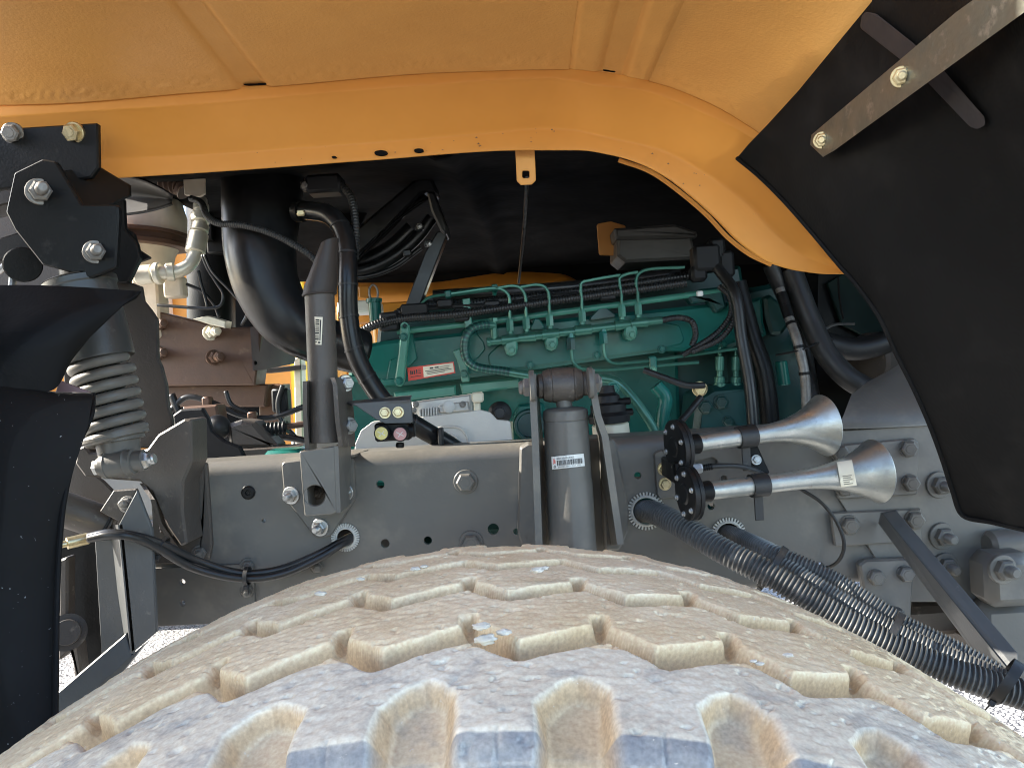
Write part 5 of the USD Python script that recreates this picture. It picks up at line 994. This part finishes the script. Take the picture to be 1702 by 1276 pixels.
part(Kb, 'cable', tube([(p[0] + 4, p[1] + 1.5, p[2] + .008) for p in ka], .005, 12), 'cable', smooth=True)
part(Kb, 'fitting', [lathe(at(148, 894, 1.027), at(90, 908, 1.0), [(0, .0068), (.002, .0078), (.026, .0078), (.027, .0045), (.055, .0042)], 18)], 'brass')
for p, lb in [((271, 907, 1.045), 'black tie round the sagging cables beside the cast bracket'), ((411, 957, 1.09), 'black tie round the sagging cables at their lowest point')]:
    tie(at(*p), at(p[0] + 40, p[1] + (16 if p[0] < 300 else 0), p[2]) - at(*p), (.012, .012), lb, .7)

# ------------------------------------------------------------------ behind the rail on the left: brown beams, hoses, pump
Rz = thing('brown_beam', 'rusty brown cross beam with stud bolts behind the spring strut', 'beam', at(340, 580, 1.5))
part(Rz, 'beam', plate(rnd([(225, 512), (252, 515), (372, 544), (436, 543), (424, 640), (240, 642)], 2), 1.50, .06, .003), 'rust_beam')
part(Rz, 'end_bracket', plate([(415, 543, 1.49), (440, 543, 1.50), (492, 582, 1.62), (488, 604, 1.62), (440, 614, 1.50), (420, 616, 1.49)], 1.5, .006, .001, holes=[]), 'purple_grey')
for p in [(420, 556), (447, 561), (424, 603)]: part(Rz, 'hole', lathe(at(*p, 1.488), at(*p, 1.4), [(0, .004), (.0015, .0038)], 12), 'liner')
for p, mt in [((262, 540), 'rust_beam'), ((262, 587), 'rust_beam'), ((350, 553), 'fitting'), ((355, 594), 'rust_beam')]:
    c = at(*p, 1.498); dz = nrm(V(.85, -1, 0)); part(Rz, 'stud', [bolt(c, dz, .0105, 'hex', h=.012), lathe(c, c + dz, [(0, .007), (.040, .007), (.041, .005)], 12)], mt); part(Rz, 'nut', hexa(c + dz * .026, dz, .0095, .010), mt)
part(Rz, 'top_pad', plate([(320, 530), (346, 524), (376, 533), (374, 545), (350, 540)], 1.46, .03, .002), 'fitting')
R2 = thing('box_beam', 'lower brown box beam with an upright post, above the rail', 'beam', at(370, 660, 1.55))
part(R2, 'beam', plate([(268, 641), (445, 638), (440, 676), (270, 676)], 1.53, .08, .003), 'rust_beam'); part(R2, 'post', plate([(430, 640), (470, 638), (472, 720), (430, 725)], 1.56, .05, .003), 'rust_beam')
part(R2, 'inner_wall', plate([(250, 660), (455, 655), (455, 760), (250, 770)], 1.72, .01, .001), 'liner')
Hs = thing('hydraulic_hose', 'sunlit pale hydraulic hose with crimped fittings bending up beside the intake pipe', 'hose', at(320, 420, 1.45))
part(Hs, 'hose', tube([(225, 458, 1.42), (262, 454, 1.42), (292, 452, 1.43), (315, 440, 1.44), (326, 418, 1.45), (331, 390, 1.46), (334, 350, 1.47), (333, 332, 1.48)], .0125, 18), 'fitting', smooth=True)
for a, b, r in [((228, 458, 1.42), (256, 455, 1.42), .0180), ((258, 455, 1.42), (268, 454, 1.42), .0205), ((276, 453, 1.425), (290, 452, 1.43), .0170), ((324, 420, 1.45), (330, 388, 1.46), .0185), ((331, 386, 1.46), (333, 374, 1.465), .0165), ((333, 370, 1.465), (334, 356, 1.47), .0175), ((334, 352, 1.47), (334, 340, 1.475), .0145)]:
    part(Hs, 'ferrule', cyl(at(*a), at(*b), r, .002, 20), 'fitting')
part(Hs, 'block', rbox(at(292, 478, 1.46), (.036, .03, .04), b=.004), 'pale_tank')
Tk = thing('air_spring', 'pale rounded hydraulic tank with a dark collar, sunlit, under the cab at the left', 'tank', at(240, 400, 1.5))
part(Tk, 'tank', lathe(at(236, 448, 1.52), at(240, 300, 1.52), [(0, .03), (.0, .055), (.03, .06), (.06, .075), (.075, .080), (.105, .080), (.135, .07), (.15, .05)], 40), 'pale_tank')
part(Tk, 'collar', lathe(at(237, 412, 1.52), at(238, 380, 1.52), [(0, .080), (.002, .088), (.010, .088), (.012, .082), (.022, .082), (.024, .087), (.03, .087), (.032, .08)], 40), 'rust_beam')
part(Tk, 'post', rbox(at(250, 480, 1.52), (.05, .05, .2), b=.004), 'pale_tank')
Cf = thing('rubber_cone', 'dark brown tapering rubber flap under the orange sill beside the cab mount', 'rubber flap', at(235, 325, 1.3))
part(Cf, 'flap', shell(np.array([[at(190 + 95 * s, 294 + 34 * s * s + (52 * (1 - s * s) + 8) * v, 1.22 + .08 * math.sin(v * 3.1)) for v in np.linspace(0, 1, 9)] for s in np.linspace(0, 1, 14)]), .005), 'grey_box', smooth=True)
part(Cf, 'bracket', [plate(rnd([(304, 292), (340, 290), (340, 322), (332, 327), (306, 324)], 2), 1.30, .006, .001)], 'pale_tank'); part(Cf, 'bellows', corr([(270, 300, 1.34), (300, 305, 1.34), (312, 315, 1.34)], .022, .009, .18, 16), 'rust_beam', smooth=60)
Lw = thing('wire_bunch', 'thin black wires hanging from the pale hose down to the brown beam', 'wires', at(360, 470, 1.45))
for L in ([(336, 424, 1.43), (345, 446, 1.43), (360, 470, 1.43), (371, 490, 1.43), (366, 508, 1.43), (350, 512, 1.43), (262, 507, 1.44)], [(340, 424, 1.42), (352, 450, 1.42), (380, 480, 1.42), (402, 505, 1.42), (410, 520, 1.42), (402, 540, 1.45)], [(330, 450, 1.44), (334, 470, 1.44), (340, 490, 1.44), (345, 510, 1.44)], [(310, 472, 1.45), (335, 484, 1.45), (355, 505, 1.45), (364, 527, 1.45)]):
    part(Lw, 'wire', tube(L, .0030, 8), 'cable', smooth=True)
Dt = thing('dark_cylinder', 'dark cylinder standing between the pale hose and the wide intake pipe', 'cylinder', at(355, 450, 1.7))
part(Dt, 'body', [cyl(at(352, 560, 1.75), at(350, 318, 1.75), .052, .006, 30)], 'black_paint'); part(Dt, 'bracket', [bar(at(345, 330, 1.66), at(348, 400, 1.66), .02, .02, (0, 1, 0)), rbox(at(362, 400, 1.68), (.04, .03, .06), b=.004)], 'black_paint', kind='stuff')
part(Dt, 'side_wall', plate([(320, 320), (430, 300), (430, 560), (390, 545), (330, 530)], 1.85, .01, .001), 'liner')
Lv = thing('gear_lever', 'dark cast levers, rubber boot and rod lying between the rail and the box beam', 'lever', at(390, 720, 1.35))
part(Lv, 'curved_guard', plate(rnd([(286, 690), (300, 680), (336, 678), (346, 695), (352, 715), (372, 732), (398, 742), (412, 770), (300, 780)], 4), 1.27, .01, .003), 'black_plastic')
part(Lv, 'block', [plate(rnd([(300, 676), (360, 672), (365, 702), (340, 700), (310, 690)], 3), 1.36, .04, .004)], 'rust_beam')
part(Lv, 'hump', plate(rnd([(376, 705), (400, 697), (422, 700), (442, 722), (460, 738), (462, 746), (380, 746)], 5), 1.33, .05, .008), 'frame_brown')
part(Lv, 'knuckle', [trimesh.creation.icosphere(3, .022).apply_transform(trimesh.transformations.translation_matrix(at(362, 710, 1.34)))], 'rubber')
part(Lv, 'boot', corr([(438, 714, 1.36), (478, 710, 1.36)], .0125, .007, .35, 16), 'rubber', smooth=60); part(Lv, 'rod', tube([(470, 710, 1.36), (520, 702, 1.37)], .0055, 8), 'rust_beam'); part(Lv, 'tray', rbox(at(440, 748, 1.34), (.14, .06, .012), b=.002), 'frame_brown')
part(Lv, 'green_pan', rbox(at(480, 754, 1.30), (.06, .08, .02), b=.006), 'green')
part(Cl, 'rear_wall', plate([(-80, 280), (130, 290), (190, 330), (190, 480), (-80, 500)], 1.34, .01, .002), 'dark_brown')
Hc = thing('brake_hoses', 'loose black hoses crossing low behind the rail, left of the tube post', 'hoses', at(430, 690, 1.4))
for L, r_ in (([(276, 690), (310, 660), (350, 668), (400, 690), (450, 694), (505, 676)], .0055), ([(285, 655), (300, 690), (330, 722), (400, 730), (470, 726), (520, 735)], .0065), ([(470, 640), (462, 670), (468, 700), (490, 725)], .0045), ([(375, 650), (385, 672), (420, 690), (438, 710)], .004)):
    part(Hc, 'hose', tube(L, r_, 10, Y=1.42), 'cable', smooth=True)
for p in [(345, 667), (420, 692), (400, 730)]: part(Hc, 'clamp', rbox(at(*p, 1.415), (.016, .018, .018), b=.003), 'rust_beam')
part(Hc, 'valve', [rbox(at(468, 665, 1.44), (.03, .03, .045), b=.004)], 'black_plastic')
Tp = thing('tail_pillar', 'dark upright post beside the orange machine, behind the tube post', 'post', at(500, 640, 1.9))
part(Tp, 'post', plate([(488, 596), (500, 590), (506, 800), (492, 800)], 1.9, .04, .003), 'pale_tank'); part(Tp, 'shelf', plate([(440, 612), (500, 606), (500, 614), (440, 620)], 1.88, .05, .002), 'dark_brown')
Cc = thing('cross_member', 'dark cross member joining the two rails far behind, under the engine', 'cross member', V(0, 1.7, 1.05))
part(Cc, 'beam', [rbox(V(-.30, 1.64, 1.08), (.12, .90, .16), b=.01)], 'frame_brown'); Rd = thing('added_bulkhead', 'added dark bulkhead keeping light out of the engine bay at the right', 'added_bulkhead', V(.98, 1.7, 1.3))
part(Rd, 'light_stop', rbox(V(.98, 1.72, 1.30), (.06, 1.2, 1.0), b=.01), 'black_guard')  # added dark box that stops light entering the bay from the right
part(Cc, 'sump', rbox(V(.10, 1.72, .98), (.62, .30, .26), b=.04), 'green_deep'); part(Cc, 'far_rail', rbox(V(.2, 2.10, 1.13), (1.6, .08, .26), b=.01), 'frame_grey')

# ------------------------------------------------------------------ sunlit machines across the yard, seen through the gaps
def machine(x, y, s, label, body, stripe):
    t = thing('parked_truck', label, 'truck', (x, y, 0), group=None)
    part(t, 'body', rbox(V(x, y, 1.75 * s), (2.2, 3.4, 1.5 * s), b=.06), body); part(t, 'chassis', rbox(V(x, y, .85), (1.6, 4.2, .28), b=.03), 'frame_grey')
    for k in range(6): part(t, 'body_rib', rbox(V(x - 1.12 + .4 * k, y - 1.74, 1.75 * s), (.10, .09, 1.44 * s), b=.02), ('yellow_paint' if k == 5 else stripe) if k % 2 else body)
    for k in range(5): part(t, 'side_rib', rbox(V(x + 1.13, y - 1.4 + .6 * k, 1.75 * s), (.09, .10, 1.44 * s), b=.02), body)
    part(t, 'cab', rbox(V(x, y + 2.6, 1.9), (2.2, 1.5, 2.0), b=.12), body)
    for sx in (-.95, .95):
        for sy in (-1.2, 2.4): w = part(t, 'wheel', lathe(V(x + sx - .17, y + sy, .55), V(x + sx + .2, y + sy, .55), [(0, .32), (.02, .52), (.06, .55), (.29, .55), (.33, .52), (.35, .32)], 40), 'rubber')
machine(-2.15, 6.4, 1.0, 'orange parked truck in the sun, seen through the gap beside the intake pipe', 'orange_band', 'pale_tank')
machine(-5.2, 8.2, 1.05, 'white parked truck in the sun, farther left across the yard', 'paper', 'paper')
